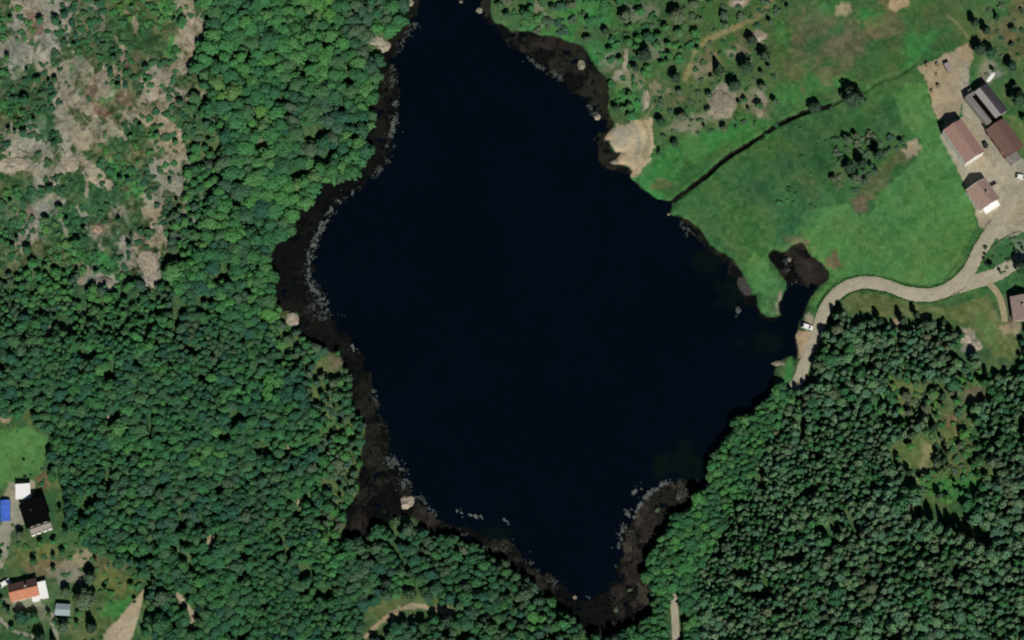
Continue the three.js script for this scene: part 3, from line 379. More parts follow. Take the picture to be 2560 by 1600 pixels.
// openings where hardly anything tall stands: [x, y, rx, ry, keep]
const openings = [[600, 320, 42, 26, 0.12], [655, 350, 36, 32, 0.12], [640, 275, 32, 22, 0.2], [800, 328, 44, 22, 0], [742, 432, 46, 20, 0], [872, 180, 13, 44, 0], [620, 560, 26, 16, 0], [560, 690, 32, 14, 0], [530, 140, 16, 22, 0], [700, 250, 26, 12, 0], [600, 505, 14, 22, 0], [350, 900, 22, 12, 0], [170, 1010, 30, 12, 0], [560, 1090, 22, 18, 0], [660, 1120, 20, 26, 0], [280, 1120, 22, 12, 0], [480, 1390, 26, 12, 0], [600, 1440, 26, 14, 0], [120, 830, 14, 18, 0], [270, 1045, 18, 14, 0], [460, 1010, 18, 15, 0], [725, 1130, 16, 18, 0], [530, 1355, 20, 22, 0], [745, 1250, 24, 14, 0], [830, 915, 30, 36, 0], [803, 955, 28, 60, 0.15], [862, 1090, 24, 70, 0.3], [850, 1230, 24, 50, 0.25], [700, 755, 14, 60, 0.2], [1010, 1525, 90, 34, 0], [1090, 1520, 50, 20, 0.05], [940, 1565, 40, 26, 0.05], [1235, 1570, 34, 24, 0.05], [1280, 1600, 26, 18, 0.1], [943, 105, 34, 26, 0], [728, 795, 20, 28, 0], [1018, 1260, 26, 22, 0], [2280, 1130, 60, 44, 0.06], [2370, 1050, 28, 58, 0.08], [2442, 985, 36, 26, 0], [2400, 1225, 80, 24, 0.35], [2310, 1155, 16, 40, 0], [2200, 1005, 22, 32, 0.2], [2270, 965, 56, 22, 0.2], [2340, 1535, 26, 18, 0.1], [2350, 1284, 84, 34, 0], [2430, 1338, 60, 32, 0], [2400, 905, 40, 22, 0.1], [1689, 1560, 26, 80, 0], [1684, 1470, 14, 30, 0.1], [452, 1500, 18, 30, 0], [480, 1545, 18, 40, 0], [300, 1570, 50, 60, 0], [55, 1255, 60, 60, 0], [90, 1290, 60, 60, 0], [70, 1470, 75, 50, 0], [160, 1525, 24, 20, 0], [395, 640, 26, 60, 0.1], [370, 690, 26, 34, 0], [320, 660, 30, 40, 0.3], [30, 415, 40, 26, 0.1], [175, 405, 26, 20, 0.1], [240, 200, 60, 80, 0.4], [185, 320, 50, 60, 0.35], [430, 220, 60, 60, 0.45], [420, 440, 50, 60, 0.35], [470, 110, 34, 80, 0.35], [80, 50, 70, 70, 0.35], [265, 705, 28, 16, 0.1], [225, 690, 28, 16, 0.3], [110, 520, 60, 26, 0.3], [30, 140, 60, 40, 0.35], [1560, 150, 24, 40, 0.15], [1545, 190, 28, 20, 0.2], [1615, 250, 22, 44, 0.1], [1810, 255, 36, 42, 0], [1850, 90, 120, 16, 0.1], [1720, 170, 16, 50, 0], [1898, 92, 22, 18, 0], [1555, 60, 10, 10, 1]];
const ROADW = smoothPoly(ROAD, false, 4).filter(p => p[1] < 945);
const streakA = [[20, 120], [90, 150], [140, 190], [155, 260], [175, 330], [205, 355], [255, 320], [330, 285], [395, 270]], streakB = [[470, 0], [495, 110], [470, 160], [400, 200], [390, 290], [430, 330], [450, 400], [430, 450], [395, 500], [390, 600], [380, 690]], streakC = [[20, 380], [70, 410], [130, 430], [190, 395], [230, 430], [270, 460]];
const placed = [], hash = new Map();
const cellKey = (x, z) => Math.floor(x / 5) * 10007 + Math.floor(z / 5);
function freeSpot(x, z, r, pk) {
  const i = Math.floor(x / 5), j = Math.floor(z / 5);
  for (let a = -1; a <= 1; a++) for (let b = -1; b <= 1; b++) for (const t of hash.get((i + a) * 10007 + j + b) || []) if (Math.hypot(t.x - x, t.z - z) < (t.r + r) * pk) return false;
  return true;
}
function put(t) { placed.push(t); const k = cellKey(t.x, t.z); if (!hash.has(k)) hash.set(k, []); hash.get(k).push(t); }
// trees one can pick out in the photograph: [crown px, py, kind, radius m, height m, tone, label]
const picked = [
  [2137, 245, 'broad', 4.7, 8.5, 'deep', 'large round tree standing alone on the field ditch'], [2037, 268, 'broad', 2.9, 6, 'deep', 'smaller round tree on the field ditch, west of the large round one'], [2078, 270, 'shrub', 1.1, 1.8, 'deep', 'dark bush on the ditch between the two round field trees'],
  [1797, 168, 'spruce', 1.8, 10, 'deep', 'slim spruce with a long shadow beside the straw-coloured path'], [1880, 100, 'spruce', 1.9, 7, 'deep', 'dark conifer at the end of the straw path by pale rock'], [1866, 168, 'broad', 3.0, 7, 'deep', 'large dark tree in the middle of the northern scrub'], [1913, 140, 'spruce', 2.2, 8, 'deep', 'dark conifer at the west edge of the brown meadow'], [1838, 215, 'spruce', 2.1, 8.5, 'deep', 'dark conifer just above the grey rock dome'], [1690, 195, 'spruce', 2.0, 8, 'deep', 'dark conifer at the lower end of the straw path'], [1706, 292, 'broad', 2.3, 5, 'grey', 'grey-green tree above the stream field, east of the sandy beach'], [1652, 305, 'spruce', 1.6, 6.5, 'deep', 'dark conifer at the upper corner of the sandy beach'], [1768, 270, 'shrub', 1.4, 2.6, 'deep', 'dark bush on the left side of the grey rock dome'], [1687, 360, 'spruce', 1.4, 4.5, 'deep', 'small conifer alone in the bright field east of the beach'], [1645, 378, 'shrub', 1.4, 2.4, 'deep', 'dark bush at the lower right of the sandy beach'], [1540, 272, 'spruce', 1.3, 5, 'deep', 'small dark conifer near the shore above the sandy beach'], [1514, 78, 'spruce', 1.5, 5, 'deep', 'small dark conifer in the green clearing north of the bay'], [1612, 138, 'broad', 3.2, 7, 'deep', 'broad dark tree left of the straw path'], [1692, 40, 'broad', 3.4, 7, 'grey', 'large grey-green tree near the top edge, north of the straw path'], [1588, 170, 'spruce', 1.4, 5.5, 'deep', 'conifer beside the pinkish rock strip north of the beach'], [1565, 40, 'broad', 3.0, 6.5, 'grey', 'grey-green tree near the top edge, left of the larger grey one'],
  [2437, 55, 'spruce', 1.8, 7, 'deep', 'dark conifer north of the farmyard, nearest the meadow'], [2467, 75, 'spruce', 1.9, 7, 'deep', 'dark conifer north of the farmyard, beside brown heath'], [2452, 125, 'broad', 2.6, 7, 'deep', 'dark tree at the north tip of the farmyard'], [2476, 132, 'broad', 2.2, 6.5, 'dark', 'leafy tree right of the tip of the farmyard'], [2528, 108, 'shrub', 1.5, 2.8, 'deep', 'dark bush alone on the brown heath in the top right'], [2493, 38, 'spruce', 1.2, 5, 'deep', 'little conifer in the top right corner'], [2530, 165, 'broad', 2.3, 6, 'deep', 'dark tree between brown heath and the grey barn'], [2548, 245, 'broad', 3.6, 9, 'deep', 'big dark tree at the right edge above the grey barn'], [2560, 665, 'broad', 3.0, 8, 'deep', 'dark tree at the right edge above the gravel drive'],
  [2196, 385, 'spruce', 2.4, 9.5, 'deep', 'tallest spruce of the clump in the middle of the fields'], [2155, 408, 'spruce', 2.2, 8.5, 'deep', 'second spruce of the clump in the middle of the fields'], [2122, 420, 'broad', 2.6, 6, 'deep', 'leafy tree at the lower left of the field clump'], [2140, 445, 'broad', 2.4, 5, 'grey', 'grey-green tree at the foot of the field clump'],
  [2163, 806, 'spruce', 1.5, 7, 'deep', 'first conifer along the lawn edge below the road bend'], [2200, 802, 'spruce', 1.7, 8, 'deep', 'second conifer along the lawn edge below the road bend'], [2256, 800, 'spruce', 1.7, 8, 'deep', 'third conifer along the lawn edge below the road bend'], [2291, 786, 'spruce', 1.5, 7, 'deep', 'fourth conifer along the lawn edge, standing furthest out'], [2359, 806, 'shrub', 1.4, 2.5, 'deep', 'bush on the lawn edge left of the pale rock'],
  [225, 1445, 'broad', 2.7, 6.5, 'grey', 'round garden tree north-east of the orange roof'], [212, 1500, 'broad', 4.3, 7.5, 'grey', 'large round garden tree east of the white annex'], [164, 1482, 'broad', 2.2, 5, 'grey', 'small garden tree between the white annex and the large round tree'], [50, 1338, 'broad', 1.7, 4, 'grey', 'small pale tree below the black roofed house'], [100, 1358, 'broad', 1.5, 3.5, 'bright', 'small bright tree below the black roofed house'], [53, 1545, 'broad', 3.0, 6.5, 'dark', 'garden tree south of the orange roofed house'], [85, 1545, 'broad', 2.0, 5, 'bright', 'bright garden tree beside the darker one south of the orange roof'], [158, 1566, 'broad', 2.7, 5.5, 'grey', 'garden tree below the pale blue shed'], [225, 1565, 'spruce', 2.5, 9, 'deep', 'dark garden spruce south-east of the pale blue shed'], [405, 1492, 'broad', 3.2, 8, 'grey', 'grey-green tree between the dirt field and the forked track'], [398, 1555, 'broad', 4.2, 9, 'dark', 'big dark tree at the bottom edge right of the dirt field'], [383, 1452, 'spruce', 2.0, 9, 'deep', 'spruce at the head of the dirt field'], [97, 1600, 'broad', 2.4, 6, 'deep', 'dark tree cut by the bottom edge below the garden'], [130, 1602, 'spruce', 1.5, 6, 'deep', 'dark conifer cut by the bottom edge beside the garden path'], [58, 1148, 'shrub', 0.8, 1.4, 'deep', 'lone bush on the lawn above the white shed'], [62, 1193, 'shrub', 0.7, 1.2, 'deep', 'small bush close behind the white shed'],
  [1158, 1376, 'broad', 2.0, 4.5, 'grey', 'pale round tree on the dark southern shore'], [1129, 1367, 'broad', 1.25, 3, 'grey', 'small pale tree beside the pale round tree of the southern shore'], [1407, 1558, 'broad', 3.0, 7, 'bright', 'bright round tree at the southern tip of the marsh'], [1317, 1482, 'broad', 3.3, 7, 'grey', 'round grey-green tree behind the south-west marsh strip'], [1288, 1442, 'broad', 2.2, 6, 'mid', 'round tree at the marsh edge on the southern shore'], [1636, 1470, 'broad', 2.2, 5, 'bright', 'round bush-like tree at the east edge of the southern marsh'], [1575, 1475, 'shrub', 1.0, 1.6, 'grey', 'pale little willow alone in the southern marsh'], [1641, 1272, 'shrub', 1.4, 1.8, 'grey', 'yellowish bush on the brown marsh point'], [1542, 1524, 'shrub', 1.3, 1.6, 'grey', 'pale bush at the bottom of the southern marsh'], [1262, 1412, 'broad', 2.2, 5, 'grey', 'blue-grey tree above the southern shore'],
  [1745, 1245, 'broad', 3.2, 8, 'bright', 'large bright tree at the bend of the south-east shore'], [1020, 1325, 'broad', 2.6, 6, 'grey', 'olive tree below the pale shore boulder'], [990, 1300, 'shrub', 1.3, 2, 'grey', 'pale bush left of the pale shore boulder'], [818, 1268, 'broad', 2.4, 6.5, 'bright', 'bright tree beside the western marsh inlet'], [850, 1390, 'broad', 2.6, 7, 'bright', 'bright tree at the foot of the western marsh inlet'],
];
for (const [i, [px, py]] of [[2292, 1304], [2318, 1314], [2344, 1322], [2372, 1328], [2396, 1346], [2420, 1360], [2446, 1372], [2474, 1380]].entries()) picked.push([px, py, 'spruce', 2.3, 15, 'needle', 'tall conifer on the edge of the black opening, ' + ['leftmost', 'second from left', 'third from left', 'fourth from left', 'fourth from right', 'third from right', 'second from right', 'rightmost'][i]]);
for (const t of picked) if (t[2] === 'spruce' && t[1] < 460 && t[3] < 2.5 && t[0] < 2100) { t[3] *= 1.2; t[4] *= 0.8; if (t[0] !== 1797) { t[2] = 'broad'; t[6] = t[6].replace('conifer', 'tree').replace('spruce', 'tree'); } }
const isTall = k => k === 'broad' ? 0.62 : k === 'spruce' ? 0.55 : 0.5;
for (const [px, py, kind, r, h, tone, label] of picked) { const [x, y, z] = ground(px, py, h * isTall(kind)); put({ x, y, z, px, py, kind, r, h, tone, label, keep: true }); }
const nearRoad = (px, py) => px > 1930 && py > 460 && py < 960 && sdLine(ROADW, px, py)[0] < 24;
function regionOf(px, py) { for (const z of treeZones) if (inBox(z.B, px, py) && sdPoly(z.P, px, py) > 0) return z; return null; }
for (let pass = 0; pass < 3; pass++) for (let n = 0; n < [29000, 67000, 100000][pass]; n++) {
  const px = rr(-300, 2860), py = rr(-250, 1835), z0 = regionOf(px, py), zn = z0 && z0.key === 'shoreRow' ? z0 : regionOf(px + (nx(px, py, 50, 37) - 0.5) * 46 + (rnd() - 0.5) * 14, py + (nx(px, py, 50, 38) - 0.5) * 60 + (rnd() - 0.5) * 14); if (!zn) continue;
  if (rnd() > zn.ch) continue;
  let skip = false; for (const [ox, oy, a, b, keep] of openings) { const q = Math.hypot((px - ox) / a, (py - oy) / b); if (q < 1 && rnd() > keep) { skip = true; break; } } if (skip) continue;
  if (nearRoad(px, py)) continue;
  const grow = 0.72 + 0.56 * nx(px, py, 130, 35), lo = zn.r[0] * (zn.canopy ? grow : 1), hi = zn.r[1] * (zn.canopy ? grow : 1), r = pass === 0 ? mix(lo, hi, 0.55 + 0.45 * Math.pow(rnd(), 1.6)) : pass === 1 ? mix(lo, hi, rr(0.2, 0.6)) : mix(lo, hi, rr(0, 0.3));
  const m = rnd(); let kind = m < zn.mix[0] ? 'broad' : m < zn.mix[0] + zn.mix[1] ? 'spruce' : 'shrub';
  if (zn.canopy && nx(px, py, 34, 36) < zn.gaps) continue;
  if (zn.key === 'scrub' && rnd() > 0.25 && Math.min(sdLine(streakA, px, py)[0], sdLine(streakB, px, py)[0], sdLine(streakC, px, py)[0]) < 20) continue;
  if (zn.patchy && nx(px, py, 60, 31) < 0.42 * zn.patchy) continue;
  const big = nx(px, py, 170, 34), h = kind === 'broad' ? (zn.canopy || 3.2) * (0.8 + 0.4 * big) * rr(0.88, 1.12) + r * 0.45 : kind === 'spruce' ? (zn.canopy || 5) * (0.8 + 0.45 * big) * rr(0.85, 1.2) + r * 0.8 : r * rr(0.5, 0.95);
  const [x, y, z] = ground(px, py, h * isTall(kind));
  if (sample(sdS, x, z) < (kind === 'shrub' ? 0.6 : 0.25)) continue;
  if (!freeSpot(x, z, r, zn.pk)) continue;
  const tn = nx(px, py, 85, 32), tones = zn.tones; let tone = tones[Math.floor(clamp(tn * 0.92 + rnd() * 0.36 - 0.14, 0, 0.999) * tones.length)];
  if (kind === 'spruce' && zn.key !== 'southEast') tone = 'deep';
  put({ x, y, z, px, py, kind, r, h, tone, zone: zn.key });
}
// labels for trees that the photograph does not tell apart: kind, tone and the landmark they stand nearest to
const landmarks = [[30, 30, 'the pale rocks of the top left corner'], [250, 60, 'the green thicket at the top of the upland'], [258, 205, 'the upright grey slab'], [60, 250, 'the left edge above the broad pale rock'], [32, 412, 'the broad pale rock at the left edge'], [180, 408, 'the tilted pale slab'], [330, 360, 'the green saddle above the tilted slab'], [430, 230, 'the eastern rock of the upland'], [480, 90, 'the rock ridge at the top of the upland'], [430, 430, 'the bleached strip of the upland'], [244, 574, 'the pinkish upland rock'], [110, 540, 'the heath patch of the lower upland'], [330, 600, 'the grey rock in the lower upland'], [375, 680, 'the long pale slab'], [230, 700, 'the pale rocks left of the long slab'],
  [620, 40, 'the top edge north of the west wood'], [800, 40, 'the top edge inland of the flat north-west rock'], [938, 102, 'the flat pale rock on the north-west shore'], [930, 220, 'the straight upper west shore'], [600, 200, 'the upland edge, upper west wood'], [760, 190, 'the middle of the upper west wood'], [900, 380, 'the shore headland above the west bay'], [740, 370, 'the hollow behind the shore headland'], [560, 400, 'the upland edge, middle west wood'], [800, 470, 'the brown marsh nook of the west bay'], [700, 560, 'the shore of the west bay'], [560, 600, 'the wood east of the long slab'], [660, 690, 'the westernmost bulge of the lake'], [520, 760, 'the wood below the long slab'], [120, 830, 'the small bare gap near the left edge'], [300, 820, 'the dark wood below the upland'], [730, 840, 'the pale shore rock at the western bulge'], [830, 915, 'the brown clearing on the west shore'], [620, 950, 'the dark wood inland of the brown clearing'], [460, 1010, 'the reddish gap in the south-west wood'], [270, 1045, 'the pale gap above the south-western lawn'], [150, 1100, 'the right edge of the south-western lawn'], [725, 1130, 'the tan gap inland of the marsh inlet'], [870, 1100, 'the shore above the marsh inlet'], [860, 1280, 'the western marsh inlet'], [640, 1230, 'the dark wood inland of the marsh inlet'], [400, 1200, 'the heart of the south-west wood'], [200, 1290, 'the black roofed house'], [530, 1355, 'the brown gap in the lower south-west wood'], [350, 1400, 'the head of the dirt field'], [470, 1520, 'the forked track at the bottom'], [640, 1500, 'the bottom edge, lower south-west wood'], [820, 1480, 'the bottom wood left of the bare bank'], [980, 1420, 'the wood below the pale shore boulder'], [1010, 1530, 'the bare bank at the bottom'], [1160, 1440, 'the wood below the pale round shore tree'], [1230, 1560, 'the bottom edge right of the bare bank'], [1340, 1520, 'the south-west corner of the lower marsh'], [1450, 1590, 'the bottom tip of the lower marsh'],
  [1640, 1580, 'the pale gravel track at the bottom'], [1650, 1420, 'the east side of the lower marsh'], [1730, 1270, 'the bend of the south-east shore'], [1810, 1150, 'the straight south-east shore'], [1900, 1030, 'the overgrown end of the road'], [2080, 880, 'the road south of the white car'], [2220, 850, 'the conifers below the road bend'], [2350, 880, 'the pale rocks below the olive lawn'], [2500, 950, 'the right edge below the olive lawn'], [2060, 1010, 'the stand just east of the road end'], [2200, 1010, 'the green gap in the conifers'], [2290, 1120, 'the olive clearing in the conifers'], [2440, 1000, 'the tan patch in the conifers'], [2500, 1120, 'the right edge beside the olive clearing'], [1980, 1160, 'the conifers inland of the straight south-east shore'], [2120, 1200, 'the conifers below the green gap'], [2390, 1230, 'the grassy glade in the conifers'], [2380, 1330, 'the black opening in the conifers'], [2530, 1310, 'the grass at the right edge'], [1880, 1310, 'the conifers behind the shore bend'], [2060, 1370, 'the centre of the lower conifer stand'], [2220, 1330, 'the conifers left of the black opening'], [1800, 1450, 'the conifers right of the gravel track'], [1950, 1520, 'the bottom edge, left part of the conifers'], [2140, 1530, 'the bottom edge, middle of the conifers'], [2340, 1535, 'the little olive gap at the bottom'], [2500, 1480, 'the bottom right corner'],
  [1300, 30, 'the green meadow at the top of the lake'], [1420, 70, 'the grassy bank above the north-east marsh'], [1500, 130, 'the grey boulder on the marsh edge'], [1560, 160, 'the pinkish rock strip'], [1640, 80, 'the grey-green grove by the top edge'], [1760, 40, 'the top edge above the straw path'], [1880, 40, 'the head of the straw path'], [1560, 250, 'the green above the sandy beach'], [1640, 300, 'the sandy beach'], [1740, 200, 'the foot of the straw path'], [1810, 256, 'the grey rock dome'], [1900, 200, 'the west edge of the brown meadow'], [1740, 330, 'the bright field east of the beach'], [2000, 340, 'the field below the small round tree'], [2120, 310, 'the field below the large round tree'], [1950, 450, 'the middle of the rough field'], [2010, 540, 'the corner where rough field meets lawn'], [2170, 400, 'the spruce clump in the fields'], [2450, 80, 'the north tip of the farmyard'], [2530, 40, 'the top right corner'], [2540, 180, 'the heath behind the grey barn'], [2540, 300, 'the right edge behind the red barn'], [2510, 650, 'the corner between the gravel drives'], [2560, 860, 'the right edge beside the olive lawn'], [100, 1400, 'the brown garden above the orange roof'], [250, 1430, 'the olive garden right of the orange roof'], [60, 1560, 'the bottom left corner'], [200, 1570, 'the pale blue shed'], [40, 1130, 'the south-western lawn']];
const toneWord = { bright: 'bright green', lime: 'yellow-green', mid: 'mid-green', dark: 'dark green', dull: 'dull grey-green', needle: 'greyish', deep: 'deep green', grey: 'pale grey-green' };
const kindWord = { broad: 'leafy tree', spruce: 'conifer', shrub: 'bush' };
const spec = {
  broad: { name: 'leafy_tree', cat: 'tree', geos: broadG, trunk: trunkBroad, part: 'crown', stem: 'trunk' }, spruce: { name: 'conifer_tree', cat: 'tree', geos: spruceG.concat(pineG), trunk: trunkSpruce, part: 'crown', stem: 'trunk' }, shrub: { name: 'bush', cat: 'bush', geos: shrubG, trunk: stemG, part: 'foliage', stem: 'stem' },
};
const inFrame = t => t.px > -10 && t.px < 2570 && t.py > -10 && t.py < 1610;
const rest = { broad: [], spruce: [], shrub: [] }; const mtx = new THREE.Matrix4(), qt = new THREE.Quaternion(), eu = new THREE.Euler();
function crownPlacement(t, k) { const y0 = k === 'broad' ? Math.max(0.2, 0.5 - 0.03 * t.h) * t.h : k === 'spruce' ? 0.03 * t.h : -0.05 * t.h; return [y0, t.h - y0]; }
for (const k of ['broad', 'spruce', 'shrub']) {
  const s = spec[k], all = placed.filter(t => t.kind === k); all.sort((a, b) => (b.keep ? 100 : 0) + (inFrame(b) ? 50 : 0) + b.r - ((a.keep ? 100 : 0) + (inFrame(a) ? 50 : 0) + a.r));
  all.forEach((t, i) => {
    t.v = Math.floor(rnd() * s.geos.length); t.turn = rr(0, 6.28); t.ti = Math.floor(rnd() * 4); t.el = t.keep ? rr(0.9, 1.08) : rr(0.68, 1.22);
    if (i >= 300 || !inFrame(t)) { rest[k].push(t); return; }
    let label = t.label, group;
    if (!label) { let best = 1e9, w, dx, dy; for (const m of landmarks) { const q = Math.hypot(m[0] - t.px, m[1] - t.py); if (q < best) { best = q; w = m[2]; dx = t.px - m[0]; dy = t.py - m[1]; } } const dir = best < 26 ? 'close by' : Math.abs(dx) > Math.abs(dy) ? (dx > 0 ? 'right of' : 'left of') : (dy > 0 ? 'below' : 'above'); label = toneWord[t.tone] + ' ' + kindWord[k] + ' ' + dir + ' ' + w; group = { broad: 'leafy trees', spruce: 'conifers', shrub: 'bushes' }[k] + ' near ' + w; }
    const g = thing(s.name, label, s.cat, [t.x, t.y, t.z], t.turn, group), [y0, hh] = crownPlacement(t, k);
    const st = mesh(s.stem, s.trunk, t.ti === 2 && k === 'broad' ? birchM : barkM, g); st.scale.set(k === 'spruce' ? t.h * 0.6 : t.h, t.h, k === 'spruce' ? t.h * 0.6 : t.h); st.position.y = -0.15;
    const cr = mesh(s.part, s.geos[t.v], leafMats[t.tone][t.ti], g); cr.position.y = y0; cr.scale.set(t.r, hh, t.r * t.el);
  });
}
function stuffTrees(k, name, label) {
  const s = spec[k], g = new THREE.Group(); g.name = numbered(name); tag(g, label, s.cat === 'tree' ? 'woodland' : 'bushes', null, 'stuff'); scene.add(g);
  s.geos.forEach((geo, v) => {
    const L = rest[k].filter(t => t.v === v); if (!L.length) return; const im = new THREE.InstancedMesh(geo, leafWhite, L.length); im.name = s.part; const col = new THREE.Color();
    L.forEach((t, i) => { const [y0, hh] = crownPlacement(t, k); qt.setFromEuler(eu.set(0, t.turn, 0)); mtx.compose(V(t.x, t.y + y0, t.z), qt, V(t.r, hh, t.r * t.el)); im.setMatrixAt(i, mtx); const c = leafTones[t.tone][t.ti], f = rr(0.93, 1.08); im.setColorAt(i, col.setRGB(c[0] * f * rr(0.96, 1.05), c[1] * f, c[2] * f)); }); g.add(im);
  });
  const im = new THREE.InstancedMesh(s.trunk, barkM, rest[k].length); im.name = s.stem; rest[k].forEach((t, i) => { qt.setFromEuler(eu.set(0, t.turn, 0)); const w = k === 'spruce' ? t.h * 0.6 : t.h; mtx.compose(V(t.x, t.y - 0.15, t.z), qt, V(w, t.h, w)); im.setMatrixAt(i, mtx); }); g.add(im);
}
stuffTrees('broad', 'broadleaf_woodland', 'mass of smaller leafy trees filling the woods round the lake');
stuffTrees('spruce', 'conifer_woodland', 'mass of smaller conifers filling the lower right woods');
stuffTrees('shrub', 'undergrowth', 'low bushes scattered over the rocky upland and meadows');
console.log('trees', placed.length, 'broad', rest.broad.length, 'spruce', rest.spruce.length, 'shrub', rest.shrub.length);

// ---------------------------------------------------------------- lily pads, sedge, tussocks (uncountable)
function scatter(name, label, cat, geo, pts, mat) {               // pts: [x, y, z, scale, turn, [r,g,b]]
  const im = new THREE.InstancedMesh(geo, mat, pts.length), col = new THREE.Color(); im.name = numbered(name); tag(im, label, cat, null, 'stuff');
  pts.forEach((p, i) => { qt.setFromEuler(eu.set(0, p[4], 0)); mtx.compose(V(p[0], p[1], p[2]), qt, V(p[3], p[3], p[3])); im.setMatrixAt(i, mtx); im.setColorAt(i, col.setRGB(...p[5])); }); scene.add(im); return im;
}
{
  const pad = new THREE.CircleGeometry(1, 9, 0.2, 5.9); pad.rotateX(-Math.PI / 2);
  const pts = [];
  const band = (P, wd, n, bright = 1) => {
    const S = smoothPoly(P, false, 6), cum = [0]; for (let i = 1; i < S.length; i++) cum.push(cum[i - 1] + Math.hypot(S[i][0] - S[i - 1][0], S[i][1] - S[i - 1][1]));
    for (let k = 0; k < n; k++) {
      const s = rnd() * cum[cum.length - 1]; let i = 1; while (cum[i] < s) i++; const f = (s - cum[i - 1]) / (cum[i] - cum[i - 1] + 1e-6); const off = (rnd() + rnd() + rnd() - 1.5) * wd * 0.8 * (rnd() < 0.12 ? 2 : 1);
      const tx = S[i][0] - S[i - 1][0], ty = S[i][1] - S[i - 1][1], l = Math.hypot(tx, ty) || 1, px = mix(S[i - 1][0], S[i][0], f) - ty / l * off, py = mix(S[i - 1][1], S[i][1], f) + tx / l * off;
      if (nx(px, py, 26, 41) < 0.30 + 0.25 * rnd() || nx(px, py, 7, 42) < 0.40 + 0.3 * rnd()) continue;
      const [x, z] = atY(px, py, 0.02); if (sample(sdS, x, z) > -0.3) continue; const b = bright * rr(0.55, 1.25);
      pts.push([x, Math.max(0.02, H(x, z)) + 0.012 + 0.02 * rnd(), z, rr(0.11, 0.26), rr(0, 6.28), [0.076 * b, 0.094 * b, 0.086 * b]]);
    }
  };
  band([[1060, 30], [1037, 60], [1005, 110], [985, 150], [978, 190], [990, 225], [988, 260], [986, 300], [980, 345], [966, 400], [944, 428], [900, 462], [855, 493]], 12, 2600, 0.8);
  band([[990, 245], [986, 265], [984, 300], [980, 340], [970, 380]], 7, 900, 1.3); band([[846, 500], [835, 520], [815, 545], [800, 575], [784, 612], [778, 640], [775, 670], [774, 700], [785, 730], [806, 750], [822, 775]], 9, 4200, 1.15);
  band([[872, 486], [890, 476]], 7, 250, 1.2); band([[775, 700], [790, 740], [820, 790], [800, 790], [770, 760]], 22, 1500, 0.55);
  band([[880, 862], [893, 885]], 6, 220, 1.5); band([[905, 866], [912, 884]], 3, 80, 1.5); band([[930, 970], [940, 1000], [942, 1030], [950, 1060], [976, 1083]], 6, 420, 0.8); band([[970, 1140], [985, 1160], [1005, 1185], [1012, 1210], [1020, 1230]], 14, 1500, 0.9); band([[1040, 1240], [1062, 1262], [1090, 1290]], 9, 500, 0.7);
  band([[1115, 1262], [1135, 1268], [1150, 1280], [1175, 1290], [1207, 1294]], 5, 620, 1.5); band([[1258, 1297], [1282, 1318]], 3, 200, 1.6); band([[1145, 1330], [1170, 1345], [1230, 1375], [1290, 1370], [1330, 1420], [1390, 1460]], 12, 1600, 0.6);
  band([[1580, 1235], [1595, 1220], [1606, 1218]], 6, 380, 1.2); band([[1566, 1262], [1570, 1290], [1562, 1315], [1550, 1345], [1545, 1375]], 8, 700, 1.1); band([[1585, 1300], [1600, 1262], [1622, 1235], [1650, 1215], [1680, 1200]], 7, 1100, 1.1); band([[1690, 1245], [1725, 1215]], 12, 400, 0.9); band([[1430, 1492], [1470, 1494], [1505, 1480]], 4, 420, 1.1);
  band([[1298, 130], [1330, 155], [1372, 180], [1410, 195]], 10, 700, 0.9); band([[1460, 240], [1470, 262], [1490, 285]], 10, 420, 1.0); band([[1710, 570], [1735, 592]], 9, 300, 0.9); band([[1842, 775], [1850, 780]], 8, 160, 1); band([[1700, 560], [1720, 568]], 10, 140, 0.8); band([[1960, 650], [1975, 690], [1985, 712]], 12, 420, 0.7);
  scatter('water_lily_pads', 'grey-green water lily pads floating in bands along the shore', 'water lilies', pad, pts, M([1, 1, 1], 0.55));
  // sedge on the peat
  const blades = []; for (let i = 0; i < 7; i++) { const a = rr(0, 6.28), c = Math.cos(a), s = Math.sin(a), w = 0.16; blades.push([V(-s * w, 0, c * w), V(s * w, 0, -c * w), V(c * 0.5 + s * 0.05, rr(0.5, 0.9), s * 0.5), V(c * 0.5 - s * 0.05, rr(0.5, 0.9), s * 0.5), V(0, 1, 0)]); }
  const tuft = quadSoup(blades), sp = [], gp = [];
  for (let n = 0; n < 60000 && sp.length < 9000; n++) {
    const px = rr(640, 2080), py = rr(0, 1600), [x, z] = atY(px, py, 0.05), d = sample(sdS, x, z), o = sample(sdO, x, z), y = H(x, z); if (d > -0.1 || o > 0.2 || y < 0.0) continue; if (nx(x, z, 6, 51) < 0.42) continue;
    const b = rr(0.5, 1.2) * (px < 900 ? 0.4 : px > 1480 && py > 1150 ? 1.9 : px > 1240 && py < 330 ? 1.35 : 0.9), red = nx(x, z, 22, 52); if (px < 900 && rnd() < 0.6) continue; sp.push([x, y - 0.03, z, rr(0.25, 0.6), rr(0, 6.28), [mix(0.010, 0.019, red) * b, mix(0.0135, 0.0175, red) * b, mix(0.0105, 0.0135, red) * b]]);
  }
  scatter('marsh_sedge', 'dark sedge tufts on the black peat fringe of the lake', 'sedge', tuft, sp, M([1, 1, 1], 0.95));
